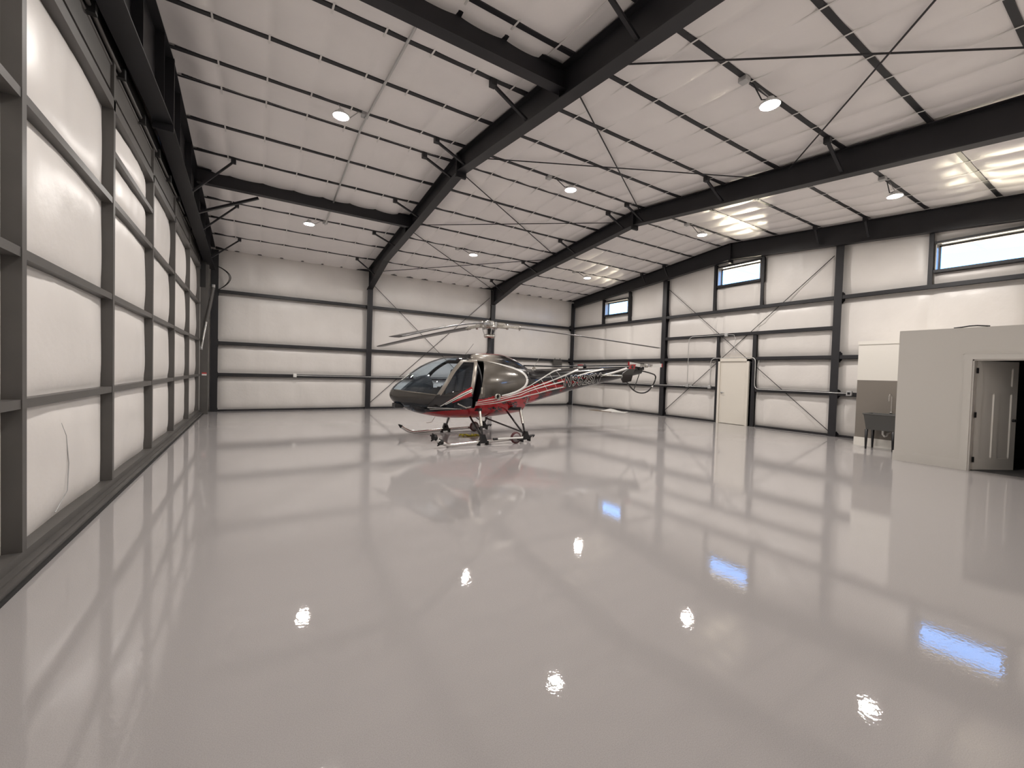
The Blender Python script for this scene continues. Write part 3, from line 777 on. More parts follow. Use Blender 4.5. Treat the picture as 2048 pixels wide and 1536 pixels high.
# paint scheme
def nz(x, y, z=0):
    s = 0
    for a, b, c, d in ((5.1, 3.7, 1.3, .5), (11.3, -7.9, 4.1, .3), (19.7, 23.1, 7.7, .25), (41., 33., 13., .18)): s += d*math.sin(a*x+b*y+c*math.sin(b*x*.7-a*y*.6+z))
    return s
ARC = [(-.45, 1.835), (-.304, 1.818), (-.07, 1.782), (.157, 1.736), (.482, 1.673), (.678, 1.604), (.801, 1.532), (.854, 1.42), (.836, 1.327), (.73, 1.214), (.588, 1.151), (.449, 1.107), (.187, 1.057), (-.03, 1.025)]
def arc_in(u, w):
    # inside of the teardrop cowl panel
    if w > 1.87 or w < .96 or u < -.72 or u > .85: return False
    hi = lerp(u, [-.45, -.304, -.07, .157, .482, .678, .801, .854], [1.86, 1.818, 1.782, 1.736, 1.673, 1.604, 1.532, 1.42])
    lo = lerp(u, [-.75, -.28, -.03, .187, .449, .588, .73, .836, .854], [.965, 1.012, 1.025, 1.057, 1.107, 1.151, 1.214, 1.327, 1.42])
    return lo < w < hi
redtop = lambda u: lerp(u, [-1.75, -1.66, -1.30, -.83, -.72, -.70, -.5, -.28, 0, .22, .945, 1.53, 2.07, 2.5], [.60, .665, .705, .735, .80, .955, .963, 1.012, 1.01, 1.067, 1.243, 1.363, 1.431, 1.5])
s4 = lambda u: lerp(u, [-.71, -.14, .24, .615, .79, 1.2, 1.67, 2.09, 3.4], [.822, .867, .925, .962, .998, 1.048, 1.145, 1.217, 1.52])
CH, BK, RD, DG = (.125, .112, .096), (.008, .007, .008), (.42, .008, .014), (.035, .032, .028)
def paint(u, v, w):
    if u > -1.75 and w < redtop(u):
        if u < -.35: return RD if not (w > .69 and u < -1.15 and nz(u*3, w*9) > .6) else BK
        n = nz(u*1.6, w*6, v)
        fade = max(0, (u-1.1)/1.1)
        if w < s4(u):
            base = RD if n < .28-fade*.75+.35*max(0, (.56-w)/.1)*(u < .9) else BK
            if u > 1.3 and base == RD: base = tuple(.5*x for x in RD)
            return base
        return RD if n < .75-fade*.9 else BK
    if arc_in(u, w):
        t = min(1, max(0, (w-1.0)/.35)); return tuple(DG[k]*(1-t)+CH[k]*t for k in range(3)) if u > -.5 else CH
    if u < -1.3 and w < noseline(u)+.05:
        t = min(1, max(0, (w-.86)/.14)); return tuple(BK[k]*(1-t)+DG[k]*1.5*t for k in range(3))
    if w > 1.74 and -1.1 < u < -.5: return (.05, .046, .042)
    return BK

def loft_mesh():
    us = []; u = ST[0][0]
    while u < PIL-.05-.008: us.append(u); u += .016
    us += [PIL-.05+i*.01 for i in range(11)]; u = PIL+.066
    while u < DOOR_R-.085-.008: us.append(u); u += .016
    us += [DOOR_R-.085, DOOR_R-.05, DOOR_R-.02, DOOR_R, DOOR_R+.03, OPEN_R-.085, OPEN_R-.05, OPEN_R-.02, OPEN_R, OPEN_R+.01]; u = OPEN_R+.03
    while u < 1.2: us.append(u); u += .018
    while u < 5.25: us.append(u); u += .025
    us.append(5.25); n = 240
    rings = [sring(u, n) for u in us]
    P = {}
    for i in range(len(us)-1):
        un = (us[i]+us[i+1])/2
        for k in range(n):
            q = [(i, k), (i, (k+1) % n), (i+1, (k+1) % n), (i+1, k)]
            c = [sum(rings[a][b][j] for a, b in q)/4 for j in range(3)]
            reg = region(un, *c)
            if reg in ('door', 'skylight', 'chin'): reg += '_near' if c[1] < 0 else '_far'
            P.setdefault(reg, []).append(q)
    return rings, P, n, us
RG, PARTS, NN, US = loft_mesh()
def unom(q): return (US[q[0][0]]+US[q[2][0]])/2
def part(name, faces, m, inner=None, thick=.018, paintit=False, parent=HE, xf=None, extra=()):
    idx = {}; vs = []; fs = []
    for q in faces:
        f = []
        for key in q:
            if key not in idx: idx[key] = len(vs); vs.append(RG[key[0]][key[1]])
            f.append(idx[key])
        fs.append(f)
    for cap in extra:
        f = []
        for key in cap:
            if key not in idx: idx[key] = len(vs); vs.append(RG[key[0]][key[1]])
            f.append(idx[key])
        fs.append(f)
    cols = [paint(*v) for v in vs] if paintit else None
    if xf: vs = [tuple(xf(Vector(v))) for v in vs]
    me = bpy.data.meshes.new(name); me.from_pydata(vs, [], fs)
    for p in me.polygons: p.use_smooth = True
    me.materials.append(M[m])
    if inner: me.materials.append(M[inner])
    if cols:
        at = me.color_attributes.new('paint', 'FLOAT_COLOR', 'POINT')
        for i, c in enumerate(cols): at.data[i].color = (c[0], c[1], c[2], 1)
    o = bpy.data.objects.new(name, me); COL.objects.link(o); o.parent = parent
    if thick:
        s = o.modifiers.new('shell', 'SOLIDIFY'); s.thickness = thick; s.offset = -1
        if inner: s.material_offset = 1; s.material_offset_rim = 1
    return o
nose_cap = [[(0, k) for k in range(NN)]]
end_cap = [[(len(RG)-1, k) for k in range(NN)][::-1]]
# outward normals; solidify offset -1 thickens to the inside
part('fuselage', PARTS['body'], 'paint', 'interior', .02, True, extra=nose_cap)
part('tail_boom', PARTS['boom'], 'paint', 'interior', .01, True, extra=end_cap)
ws = part('windshield', PARTS['windshield'], 'canopy', thick=0)
for sfx in ('_near', '_far'):
    part('chin_window', PARTS['chin'+sfx], 'chin', thick=0)
    part('skylight', PARTS['skylight'+sfx], 'chin', thick=0)
def cen(q): return [sum(RG[a][b][j] for a, b in q)/4 for j in range(3)]
def door(faces, xf, rear):
    win, fr, skn = [], [], []
    for q in faces:
        u, v, w = cen(q); un = unom(q); lo = 1.05+(u+1.45)*.22
        if un < PIL+.05 or un > rear-.085 or w > DTOP-.045:
            (fr if w > 1.04 else skn).append(q)
        elif w > lo: win.append(q)
        else: skn.append(q)
    d = part('cabin_door', skn, 'blackgloss', 'interior', .03, xf=xf)
    part('door_window', win, 'doorglass', thick=0, xf=xf, parent=d)
    part('door_frame', fr, 'champ_light', 'interior', .03, xf=xf, parent=d)
    return d
up = lambda w: PIL+gw(w)
h0 = Vector((up(1.78), -side(up(1.78), 1.76), 1.78)); h1 = Vector((up(.9), -side(up(.9), .9), .9)); ha = (h1-h0).normalized()
def swing(p, ang=math.radians(6)):
    r = Matrix.Rotation(ang, 3, ha); return r @ (p-h0) + h0
t_ = swing(Vector((-.6, -side(-.6, 1.3), 1.3)))
if t_.y > -side(-.6, 1.3):
    _sw = swing; swing = lambda p: _sw(p, math.radians(-6))
near_door = door([q for q in PARTS['door_near'] if unom(q) <= DOOR_R and cen(q)[2] > doorcut(cen(q)[0])], swing, DOOR_R)
near_door['label'] = 'left cabin door standing slightly open'
door(PARTS['door_far'], None, OPEN_R)
# ribbons laid on the skin
def onskin(u, w, off=.004, s=-1): return Vector((u, s*(side(u, w)+off), w))
def ribbon(name, pts, w0, w1=None, m='whitegloss', parent=HE, xf=None, s=-1, off=.004, step=.02):
    w1 = w0 if w1 is None else w1; dense = []
    for (a, b) in zip(pts, pts[1:]):
        k = max(1, int(math.hypot(b[0]-a[0], b[1]-a[1])/step))
        for i in range(k): dense.append((a[0]+(b[0]-a[0])*i/k, a[1]+(b[1]-a[1])*i/k))
    dense.append(pts[-1]); n = len(dense)
    # smooth
    for _ in range(4):
        dense = [dense[0]]+[((dense[i-1][0]+2*dense[i][0]+dense[i+1][0])/4, (dense[i-1][1]+2*dense[i][1]+dense[i+1][1])/4) for i in range(1, n-1)]+[dense[-1]]
    vs = []; fs = []
    for i in range(n):
        a, b = dense[max(i-1, 0)], dense[min(i+1, n-1)]; dx, dy = b[0]-a[0], b[1]-a[1]; L = math.hypot(dx, dy) or 1
        nx, ny = -dy/L, dx/L; hw = (w0+(w1-w0)*i/(n-1))/2
        for sg in (-1, 0, 1):
            p = onskin(dense[i][0]+nx*hw*sg, dense[i][1]+ny*hw*sg, off, s)
            vs.append(xf(p) if xf else p)
    for i in range(n-1):
        for k in (0, 1): fs.append((i*3+k, i*3+k+1, i*3+k+4, i*3+k+3))
    me = bpy.data.meshes.new(name); me.from_pydata([tuple(v) for v in vs], [], fs); me.materials.append(M[m])
    for p in me.polygons: p.use_smooth = True
    o = bpy.data.objects.new(name, me); COL.objects.link(o); o.parent = parent
    so = o.modifiers.new('t', 'SOLIDIFY'); so.thickness = .0015; so.offset = 0
    return o
for s in (-1, 1):
    ribbon('white_arc', ARC[:8], .022, .08, s=s); ribbon('white_arc', ARC[7:], .08, .03, s=s)
    ribbon('stripe', [(.0, 1.028), (.226, 1.031), (.543, 1.144), (.945, 1.253), (1.304, 1.409), (1.565, 1.531), (1.823, 1.627), (2.113, 1.69)], .010, .032, s=s)
    ribbon('stripe', [(-.71, .887), (-.375, .943), (-.03, .985), (.227, 1.018), (.592, 1.09), (.949, 1.177), (1.534, 1.334), (1.989, 1.48), (2.541, 1.655), (2.68, 1.685)], .011, .040, s=s)
    ribbon('stripe', [(-.71, .852), (-.259, .902), (.231, .985), (.6, 1.03), (.78, 1.084), (1.174, 1.175), (1.644, 1.275), (2.094, 1.371)], .011, .034, s=s)
    ribbon('stripe', [(2.4, 1.478), (2.682, 1.546), (2.983, 1.617), (3.62, 1.735)], .03, .045, s=s)
    ribbon('stripe', [(-.71, .822), (-.139, .867), (.241, .925), (.615, .962), (.793, .998), (1.199, 1.048), (1.666, 1.145), (2.091, 1.217)], .011, .034, s=s)
    ribbon('stripe', [(3.44, 1.53), (4.024, 1.654), (4.60, 1.79)], .05, .06, s=s)
    ribbon('stripe', [(-1.705, .772), (-1.323, .764), (-.995, .737)], .012, .006, s=s)
    ribbon('stripe', [(-1.69, .728), (-1.318, .748), (-1.1, .742)], .010, .006, s=s)
    ribbon('windshield_trim', [(-2.27, 1.125), (-2.15, 1.110), (-2.02, 1.092), (-1.78, 1.068), (-1.56, 1.045)], .018, .018, 'champ', s=s, off=.006)
    # web-like cross lines between the stripes
    for k, (u0, wa, wb_) in enumerate([(1.08, 1.27, 1.06), (1.38, 1.40, 1.10), (1.68, 1.54, 1.16), (1.95, 1.62, 1.22)]):
        ribbon('web_line', [(u0-.05, wa), (u0+.05, (wa+wb_)/2+.02), (u0+.2, wb_)], .010, .008, s=s)
# stripes across the open door
dsx = lambda p: swing(p)
ribbon('stripe', [(-1.36, .882), (-1.05, 1.062), (-.81, 1.178)], .012, .062, 'redgloss', near_door, dsx)
ribbon('stripe', [(-1.475, .80), (-1.279, .923), (-1.039, 1.049), (-.815, 1.145)], .016, .026, 'whitegloss', near_door, dsx, off=.006)
ribbon('stripe', [(-1.374, .835), (-1.199, .932), (-1.02, 1.016), (-.82, 1.108)], .014, .02, 'whitegloss', near_door, dsx, off=.006)
ribbon('stripe', [(-1.24, .872), (-1.05, .962), (-.83, 1.045)], .016, .09, 'redgloss', near_door, dsx, off=.005)
# registration lettering
def lettering(text, s):
    cu = bpy.data.curves.new('lettering', 'FONT'); cu.body = text; cu.shear = .2; cu.space_character = 1.12
    holder = empty('registration', (0, 0, 0)); holder.parent = HE
    for nm, off, m, lift in (('outline', .036, 'whitegloss', .005), ('letters', .008, 'blackgloss', .008)):
        cu.offset = off; cu.resolution_u = 6
        tmp = bpy.data.objects.new('tmp', cu); COL.objects.link(tmp); bpy.context.view_layer.update()
        me = bpy.data.meshes.new_from_object(tmp.evaluated_get(bpy.context.evaluated_depsgraph_get())); bpy.data.objects.remove(tmp)
        bm = bmesh.new(); bm.from_mesh(me); bmesh.ops.triangulate(bm, faces=bm.faces)
        for _ in range(4):
            es = [e for e in bm.edges if e.calc_length() > .10]
            if not es: break
            bmesh.ops.subdivide_edges(bm, edges=es, cuts=1); bmesh.ops.triangulate(bm, faces=bm.faces)
        xs = [v.co.x for v in bm.verts]
        if nm == 'outline': x0, x1 = min(xs), max(xs); y1 = max(v.co.y for v in bm.verts); y0 = min(v.co.y for v in bm.verts)
        for v in bm.verts:
            fx = (v.co.x-x0)/(x1-x0); fy = (v.co.y-y0)/(y1-y0)
            if s > 0: fx = 1-fx
            u = 2.09+1.39*fx
            b0 = 1.195+.155*fx; h = .325-.035*fx
            v.co = onskin(u, b0+h*fy, lift, s)
        bm.to_mesh(me); bm.free(); me.name = nm; me.materials.clear(); me.materials.append(M[m])
        o = bpy.data.objects.new(nm, me); COL.objects.link(o); o.parent = holder
    bpy.data.curves.remove(cu)
lettering('N962SM', -1); lettering('N962SM', 1)

# engine fairing on the roof
def fairing():
    S = [(-.64, 1.86, .30), (-.60, 1.925, .33), (-.50, 1.965, .36), (-.2, 1.99, .37), (.2, 1.985, .33), (.45, 1.94, .28), (.68, 1.87, .22), (.88, 1.77, .15), (1.10, 1.675, .06)]
    vs = []; n = 24; cols = []
    for (u, t, a) in S:
        zb = sect(u)[0]-.10
        for k in range(n+1):
            th = pi*k/n; c, s_ = math.cos(th), math.sin(th)
            v, w = a*math.copysign(abs(c)**.55, c), zb+(t-zb)*abs(s_)**.55
            vs.append((u, v, w))
            if u <= -.1: cols.append((.36, .33, .29) if u > -.62 and w < t-.008 else BK)
            else: cols.append(BK)
            if abs(v) < a*.75 and -.35 < u < .62 and w > t-.03: cols[-1] = (.34, .01, .015)
    fs = [(i*(n+1)+k, i*(n+1)+k+1, (i+1)*(n+1)+k+1, (i+1)*(n+1)+k) for i in range(len(S)-1) for k in range(n)]
    fs.append(tuple(range(n+1)))
    me = bpy.data.meshes.new('engine_fairing'); me.from_pydata(vs, [], fs); me.materials.append(M['paint'])
    at = me.color_attributes.new('paint', 'FLOAT_COLOR', 'POINT')
    for i, c in enumerate(cols): at.data[i].color = (*c, 1)
    for p in me.polygons: p.use_smooth = len(p.vertices) == 4
    bm = bmesh.new(); bm.from_mesh(me); bmesh.ops.recalc_face_normals(bm, faces=bm.faces); bm.to_mesh(me); bm.free()
    o = bpy.data.objects.new('engine_fairing', me); COL.objects.link(o); o.parent = HE
    MB().box(-.655, -.60, -.24, .24, 1.86, 1.94).build('air_intake', 'black', o)
fairing()
# cabin interior
MB().prism([(-1.75, .70), (-.56, .64), (-.56, .70), (-1.75, .74)], 1, -.5, .5).build('cabin_floor', 'interior', HE)
rb = ring(-.55, 40); MB().add([(-.56, v*.95, w) for (_, v, w) in rb]+[(-.53, v*.95, w) for (_, v, w) in rb], [tuple(range(40)), tuple(range(40, 80))[::-1]]+[(k, 40+k, 40+(k+1) % 40, (k+1) % 40) for k in range(40)]).build('bulkhead', 'interior', HE)
pan = []
for (u, h, w_) in ((-2.14, 1.10, .10), (-2.02, 1.20, .20), (-1.86, 1.33, .28), (-1.7, 1.42, .32), (-1.56, 1.45, .32), (-1.50, 1.40, .30)):
    pan.append([(u, -.02+w_*math.copysign(abs(math.cos(t))**.7, math.cos(t)), .80+(h-.80)*abs(math.sin(t))**.6) for t in [pi*k/16 for k in range(17)]])
mb = MB(); vs = [p for r_ in pan for p in r_]; fs = [(i*17+k, i*17+k+1, i*17+18+k, i*17+17+k) for i in range(5) for k in range(16)]
mb.add(vs, fs, True); mb.add(pan[-1], [tuple(range(17))]).add(pan[0], [tuple(range(17))[::-1]])
ip = mb.build('instrument_panel', 'interior', HE)
for y in (-.2, 0, .2):
    MB().lathe([(0, 0), (.05, 0), (.05, .012), (0, .012)], (-1.497, y-.02, 1.27), 'x', 14).build('gauge', 'galv', ip)
for v in (-.46, 0, .46):
    s = MB().prism([(-1.18, .72), (-.72, .72), (-.72, .98), (-1.18, .96)], 1, v-.2, v+.2).build('seat', 'seat', HE); bev(s, .04, 3)
    bk = MB().prism([(-.84, .96), (-.72, .96), (-.60, 1.58), (-.70, 1.60)], 1, v-.2, v+.2).build('backrest', 'seat', s); bev(bk, .04, 3)
    if v: MB().tube([(-1.30, v, .72), (-1.36, v, .95), (-1.30, v, 1.12), (-1.34, v, 1.2)], .014, 8).build('control_stick', 'black', HE)
bev(MB().box(-1.94, -1.86, -.04, .04, 1.36, 1.45).build('compass', 'black', HE), .01)
# nose details
bev(MB().box(-2.27, -2.08, -.16, .10, .745, .84).build('landing_light', 'black', HE), .02)
MB().tube([(-1.42, -.25, .56), (-1.5, -.25, .43), (-1.62, -.25, .42)], .006, 6).build('pitot_tube', 'alu', HE)
MB().tube([(-1.1, -.3, .53), (-1.1, -.3, .44)], .006, 6).build('drain_tube', 'alu', HE)
# exhaust and small fittings
ex = MB().lathe([(.055, 0), (.062, -.20), (.052, -.20), (.045, 0)], (-.178, -.62, 1.01), 'y', 18).build('exhaust_pipe', 'alu', HE)
MB().lathe([(0, -.05), (.047, -.05)], (-.178, -.70, 1.01), 'y', 18).build('exhaust_bore', 'black', ex)
hp = onskin(-.585, 1.142, .012)
bev(MB().box(hp.x-.02, hp.x+.02, hp.y-.012, hp.y+.012, 1.07, 1.21).build('door_latch', 'alu', HE), .008)
MB().tube([(-1.12, -side(-1.12, .82)-.03, .86), (-.95, -side(-.95, .8)-.1, .78), (-.86, -side(-.86, .8)-.12, .80)], .014, 8).build('boarding_step', 'alu', HE)
MB().tube([(-.63, 0, 1.93), (-.42, .0, 2.2)], .004, 5).build('whip_antenna', 'black', HE)
MB().tube([(1.26, -.05, 1.66), (1.5, -.05, 2.06)], .004, 5).build('whip_antenna', 'alu', HE)
MB().prism([(1.20, 1.655), (1.36, 1.66), (1.29, 1.73)], 1, -.06, -.03).build('antenna_base', 'alu', HE)
MB().box(2.78, 2.93, -.05, .03, 1.73, 1.775).build('antenna_base', 'whitegloss', HE)
MB().lathe([(0, 0), (.045, 0), (.045, .06), (.03, .10), (0, .11)], (3.02, -.02, 1.745), 'z', 12).build('beacon', 'black', HE)
# tail-rotor drive shaft along the boom top
MB().tube([(1.0, 0, 1.74), (2.0, 0, 1.755), (5.1, 0, 1.89)], .018, 8).build('drive_shaft', 'black', HE)
# mast and main rotor
mst = MB().lathe([(.075, 1.93), (.07, 2.0), (.045, 2.05), (.045, 2.58)], n=18).build('rotor_mast', 'black', HE)
hub = empty('rotor_hub', (0, 0, 2.67)); hub.parent = HE
MB().lathe([(0, .10), (.09, .10), (.14, .06), (.15, -.02), (.20, -.03), (.20, -.07), (.08, -.09), (0, -.09)], n=24).build('hub_body', 'alu', hub)
mb = MB()
for k in range(6):
    a = k*pi/3+.3; mb.box(.14*math.cos(a)-.03, .14*math.cos(a)+.03, .14*math.sin(a)-.03, .14*math.sin(a)+.03, -.10, .07)
mb.build('damper_block', 'galv', hub)
BL = [(107.3, .406, 'far'), (-132.2, .719, 'near'), (-12.7, .312, 'right')]
for az, droop, nm in BL:
    a = math.radians(az); dx, dy = math.cos(a), math.sin(a); px, py = -dy, dx
    R = 4.86
    dz = lambda r: -droop*(max(0, r-.2)/(R-.2))**1.25
    bd = lambda r, c, h: (dx*r+px*c, dy*r+py*c, dz(r)+h)
    g = MB().bar(bd(.10, 0, -.01), bd(.42, 0, -.0), .13, .07).bar(bd(.40, .045, 0), bd(.80, .03, 0), .035, .05).bar(bd(.40, -.045, 0), bd(.80, -.03, 0), .035, .05)
    g.lathe([(0, -.07), (.028, -.07), (.028, .06), (0, .06)], bd(.44, 0, 0), 'z', 12).lathe([(0, -.06), (.02, -.06), (.02, .05), (0, .05)], bd(.76, 0, 0), 'z', 10)
    g.bar(bd(.2, .12, -.03), bd(.5, .10, -.03), .03, .03).bar(bd(.16, -.12, .03), bd(.34, -.12, .03), .035, .05)
    g.build('blade_grip', 'alu', hub)
    # airfoil blade
    prof = [(.085, .000), (.072, .014), (.03, .018), (-.05, .011), (-.145, .002), (-.145, -.002), (-.05, -.010), (.03, -.014), (.072, -.010)]
    vs = []; rs = [.72, .8, 1.0, 1.5, 2, 2.5, 3, 3.5, 4, 4.4, 4.72, 4.86]; n = len(prof)
    for r in rs:
        k = .55 if r < .75 else (1 if r < 4.8 else .8)
        tw = math.radians(9-7*r/R)
        for c, h in prof:
            c2, h2 = c*k, h*(.8 if r < .75 else 1)
            vs.append(bd(r, c2*math.cos(tw)-h2*math.sin(tw), c2*math.sin(tw)+h2*math.cos(tw)))
    fs = [(i*n+k, i*n+(k+1) % n, (i+1)*n+(k+1) % n, (i+1)*n+k) for i in range(len(rs)-1) for k in range(n)]
    b = MB().add(vs, fs, True).add(vs[:n], [tuple(range(n))]).add(vs[-n:], [tuple(range(n))[::-1]]).build('rotor_blade', 'blade', hub)
MB().lathe([(.0, -.30), (.12, -.30), (.14, -.26), (.10, -.22), (.05, -.22)], n=20).build('swashplate', 'alu', hub)
mb = MB()
for az, _, _ in BL:
    a = math.radians(az+28); mb.tube([(.12*math.cos(a), .12*math.sin(a), -.26), (.2*math.cos(a), .2*math.sin(a), -.03)], .01, 6)
mb.build('pitch_link', 'chrome', hub)
# stabiliser with end plates
def plate(v, parent):
    poly = [(3.69, 1.865), (3.89, 1.875), (3.86, 1.79), (3.735, 1.415), (3.44, 1.37), (3.365, 1.47), (3.42, 1.63), (3.63, 1.745)]
    p = bev(MB().prism(poly, 1, v-.012, v+.012).build('end_plate', 'blackgloss', parent), .004)
    top = [(3.63, 1.745), (3.69, 1.865), (3.89, 1.875), (3.84, 1.745)]
    MB().prism(top, 1, v-.015, v+.015).build('red_tip', 'redgloss', p)
    MB().lathe([(0, v-.018), (.045, v-.018), (.045, v+.018), (0, v+.018)], (3.755, 0, 1.80), 'y', 20).build('round_emblem', 'blackgloss', p)
sb_ = empty('stabilizer', (0, 0, 0)); sb_.parent = HE
air = [(3.40, 1.55), (3.43, 1.575), (3.52, 1.585), (3.74, 1.56), (3.74, 1.553), (3.52, 1.535), (3.43, 1.532)]
MB().prism(air, 1, -1.05, 1.05).build('tailplane', 'blackgloss', sb_)
MB().tube([(3.42, -1.04, 1.555), (3.42, 1.04, 1.555)], .02, 10).build('leading_edge_highlight', 'alu', sb_)  # bright metal tube puts in the highlight along the dark leading edge
plate(-1.05, sb_); plate(1.05, sb_)
# tail rotor
trt = empty('tail_rotor', (5.18, -.29, 1.875)); trt.parent = HE
MB().box(-.10, .10, .14, .36, -.12, .08).build('gearbox', 'black', trt)
MB().tube([(0, .16, 0), (0, -.05, 0)], .025, 10).build('output_shaft', 'chrome', trt)
MB().lathe([(0, -.07), (.05, -.06), (.05, .02), (0, .03)], (0, 0, 0), 'y', 14).build('hub', 'alu', trt)
for s in (1, -1):
    e = MB().tube([(0, 0, 0), (.26*s, 0, .012*s)], [.035, .022], 10).bar((.08*s, -.05, .02), (.25*s, -.045, .03), .02, .03).lathe([(0, -.04), (.03, -.04), (.03, .03), (0, .03)], (.2*s, 0, .012*s), 'z', 10)
    bl = e.build('blade_root', 'chrome', trt)
    MB().prism([(.24*s, -.04), (.70*s, -.015), (.70*s, .095), (.24*s, .05)], 1, -.012, .012).build('tail_blade', 'whitegloss', trt)
    MB().prism([(.70*s, -.015), (.745*s, -.012), (.745*s, .098), (.70*s, .095)], 1, -.0125, .0125).build('red_tip', 'redgloss', trt)
gd = [(4.55, 1.50), (4.74, 1.35), (5.01, 1.12), (5.33, 1.035), (5.66, 1.075), (5.92, 1.32), (6.01, 1.53), (5.98, 1.60), (5.90, 1.645), (5.40, 1.725), (5.26, 1.735)]
def smooth(p, it=2):
    for _ in range(it):
        q = [p[0]]
        for a, b in zip(p, p[1:]): q += [tuple(.75*a[k]+.25*b[k] for k in range(len(a))), tuple(.25*a[k]+.75*b[k] for k in range(len(a)))]
        p = q+[p[-1]]
    return p
tg = MB().tube([(u, 0, w) for u, w in smooth(gd)], .022, 10).build('tail_guard', 'blackgloss', HE)
MB().tube([(5.29, 0, 1.73), (5.02, 0, 1.12)], .012, 8).build('guard_strut', 'black', tg)
MB().tube([(5.83, 0, 1.235), (5.87, 0, 1.275)], .024, 10).build('white_band', 'whitegloss', tg)
# landing gear
lg = empty('landing_gear', (0, 0, 0)); lg.parent = HE
for s, v in ((-1, -1.01), (1, 1.02)):
    dx = .09 if s < 0 else 0
    toe = (-1.77+dx, v, .19)
    pts = smooth([toe, (-1.60+dx, v, .075), (-1.47+dx, v, .042), (-1.2, v, .05), (-.67, v, .068), (.16, v, .095), (.62, v, .115)], 2)
    sk2 = MB().tube(pts, .038, 12).build('skid', 'chrome', lg)
    MB().tube([pts[0], (-1.84+dx, v, .245)], [.046, .012], 10).build('toe_cap', 'black', sk2)
    MB().tube([(.52, v, .112), (.65, v, .128), (.69, v, .142)], [.042, .036, .014], 10).build('heel_cap', 'black', sk2)
    if s < 0:
        mb = MB()
        for (u, w) in ((-1.725, .225), (-1.59, .12)):
            mb.lathe([(.0, -.05), (.05, -.055), (.06, 0), (.05, .045), (0, .045)], (u, v, w), 'x', 9)
            for k in range(4):
                a = k*pi/2+.4; mb.bar((u, v+.04*math.cos(a), w+.04*math.sin(a)), (u-.06, v+.082*math.cos(a), w+.082*math.sin(a)), .025, .025)
        mb.build('tie_clamp', 'rubber', sk2)
        MB().tube([(-1.675, v, .183), (-1.625, v, .148)], .046, 10).build('white_sleeve', 'whitegloss', sk2)
    vb = .50*s
    for (u0, w0, u1, w1, ub, wbr, nm) in ((-.64, .11, -.60, .72, -.72, .56, 'front'), (.44, .125, .50, .72, .32, .62, 'rear')):
        ft = MB().prism([(u0-.10, w0-.07), (u0+.10, w0-.06), (u0+.03, w0+.12), (u0-.03, w0+.12)], 1, v-.045, v+.045).build('foot', 'black', lg)
        MB().box(u0-.115, u0-.08, v-.05, v+.05, w0-.115, w0-.02).box(u0+.08, u0+.115, v-.05, v+.05, w0-.105, w0-.02).build('wear_shoe', 'rubber', ft)
        vt = .74*s if nm == 'front' else .66*s
        MB().tube([(u0, v, w0), (u0*.55+u1*.45, v*.55+vt*.45, w0*.55+w1*.45)], .024, 10).build('strut_tube', 'blackgloss', lg)
        MB().tube([(u0*.55+u1*.45, v*.55+vt*.45, w0*.55+w1*.45), (u1, vt, w1)], .034, 12).build('shock_strut', 'alu', lg)
        MB().tube([(u0, v, w0), (ub, (.52 if nm == 'front' else .40)*s, wbr)], .022, 10).build('brace_tube', 'blackgloss', lg)
        MB().bar((u1-(.06 if nm == 'front' else .22), vt*.62, w1-.02), (u1, vt*1.06, w1+.01), .09, .06).build('strut_bracket', 'black', lg)
    MB().tube([(-.22, s*.3, .49), (.43, v, .20)], .018, 8).build('drag_brace', 'blackgloss', lg)
    # ground handling wheel with its lever
    wv = v-.085 if s < 0 else v-.085
    wh = empty('ground_wheel', (.13, wv, .125)); wh.parent = HE
    MB().lathe([(.100, -.035), (.118, -.033), (.125, -.02), (.125, .02), (.118, .033), (.100, .035)], (0, 0, 0), 'y', 28).build('tyre', 'wheelred', wh)
    MB().lathe([(0, -.03), (.03, -.036), (.101, -.033), (.101, .033), (.03, .036), (0, .03)], (0, 0, 0), 'y', 28).build('wheel_disc', 'wheelhub', wh)
    MB().tube([(0, -.05, 0), (0, .10, .0)], .018, 8).build('axle', 'black', wh)
    if s < 0:
        MB().tube([(.14, -.06, .0), (-.50, -.06, .012)], .020, 10).build('lever', 'whitegloss', wh)
        MB().tube([(-.50, -.06, .012), (-.60, -.06, .014)], .025, 10).build('lever_grip', 'black', wh)
        MB().box(.02, .15, -.07, .06, -.045, -.012).build('clamp', 'black', wh)

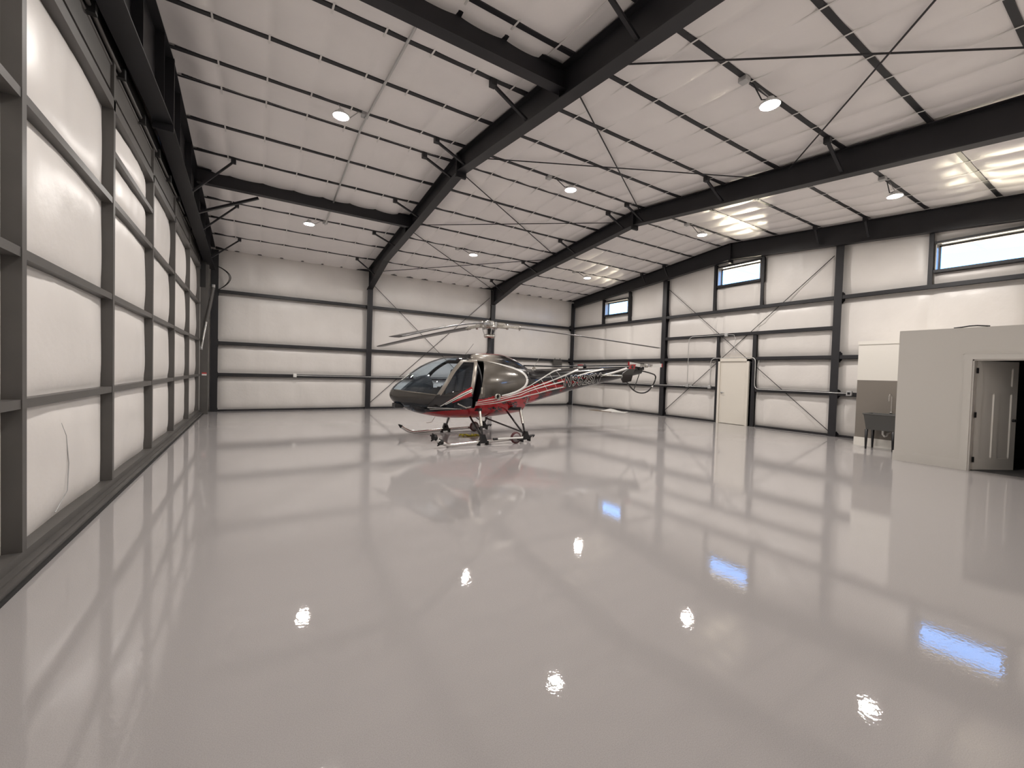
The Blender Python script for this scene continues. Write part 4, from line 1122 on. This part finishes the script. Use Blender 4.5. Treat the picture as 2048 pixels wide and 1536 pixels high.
# ------------------------------------------------------------------ daylight, sun glint, world, camera
w = bpy.data.worlds.new('sky'); sc.world = w; w.use_nodes = True
bg = w.node_tree.nodes['Background']; bg.inputs['Strength'].default_value = 6.0
wt_ = w.node_tree; tcw = wt_.nodes.new('ShaderNodeTexCoord'); sx_ = wt_.nodes.new('ShaderNodeSeparateXYZ'); rp = wt_.nodes.new('ShaderNodeValToRGB')
wt_.links.new(tcw.outputs['Generated'], sx_.inputs[0]); wt_.links.new(sx_.outputs['Z'], rp.inputs['Fac']); wt_.links.new(rp.outputs['Color'], bg.inputs['Color'])
el_ = rp.color_ramp.elements; el_[0].position = .0; el_[0].color = (.06, .056, .05, 1); el_[1].position = .012; el_[1].color = (.22, .47, .95, 1)
e2 = el_.new(.45); e2.color = (.15, .42, 1.0, 1)
# sunlight thrown up from the bright ground outside, entering through the high windows
for el, st, an, az in ((8, 1.0, 10, .5), (12, 1.9, 10, .5), (17, 2.2, 11, .5), (24, 1.7, 11, .55), (33, 1.1, 12, .6), (43, .7, 12, .6), (13, 1.1, 10, .2), (24, 1.1, 11, .2)):
    L = bpy.data.lights.new('sunlight_off_the_ground', 'SUN'); L.energy = st; L.angle = math.radians(an); L.color = (1, .86, .62)
    o = bpy.data.objects.new('sunlight_off_the_ground', L); COL.objects.link(o)
    dv = Vector((-1, -az, 0)).normalized()*math.cos(math.radians(el)) + Vector((0, 0, math.sin(math.radians(el))))
    o.rotation_euler = dv.to_track_quat('-Z', 'Y').to_euler(); o.location = (22, 14, 1)

def basis(yaw, pitch, roll):
    cy_, sy_ = math.cos(yaw), math.sin(yaw)
    f = Vector((sy_*math.cos(pitch), cy_*math.cos(pitch), math.sin(pitch)))
    r = Vector((cy_, -sy_, 0)); u = r.cross(f)
    return r*math.cos(roll)+u*math.sin(roll), -r*math.sin(roll)+u*math.cos(roll), f
r_, u_, f_ = basis(.5557, -.0249, .0289)
cam = bpy.data.cameras.new('camera'); co = bpy.data.objects.new('camera', cam); COL.objects.link(co)
cam.sensor_fit = 'HORIZONTAL'; cam.sensor_width = 36; cam.lens = 832.47/2048*36; cam.clip_start = .02; cam.clip_end = 200
m4 = Matrix(((r_.x, u_.x, -f_.x, 0), (r_.y, u_.y, -f_.y, 0), (r_.z, u_.z, -f_.z, 1.53), (0, 0, 0, 1)))
co.matrix_world = m4; sc.camera = co
vs_ = sc.view_settings; vs_.view_transform = 'Standard'; vs_.look = 'None'; vs_.exposure = 0.0; vs_.gamma = 1; vs_.use_curve_mapping = False
cy_s = sc.cycles
cy_s.max_bounces = 10; cy_s.diffuse_bounces = 6; cy_s.glossy_bounces = 5; cy_s.transparent_max_bounces = 12
cy_s.sample_clamp_indirect = 8; cy_s.use_denoising = True
bpy.context.view_layer.update()
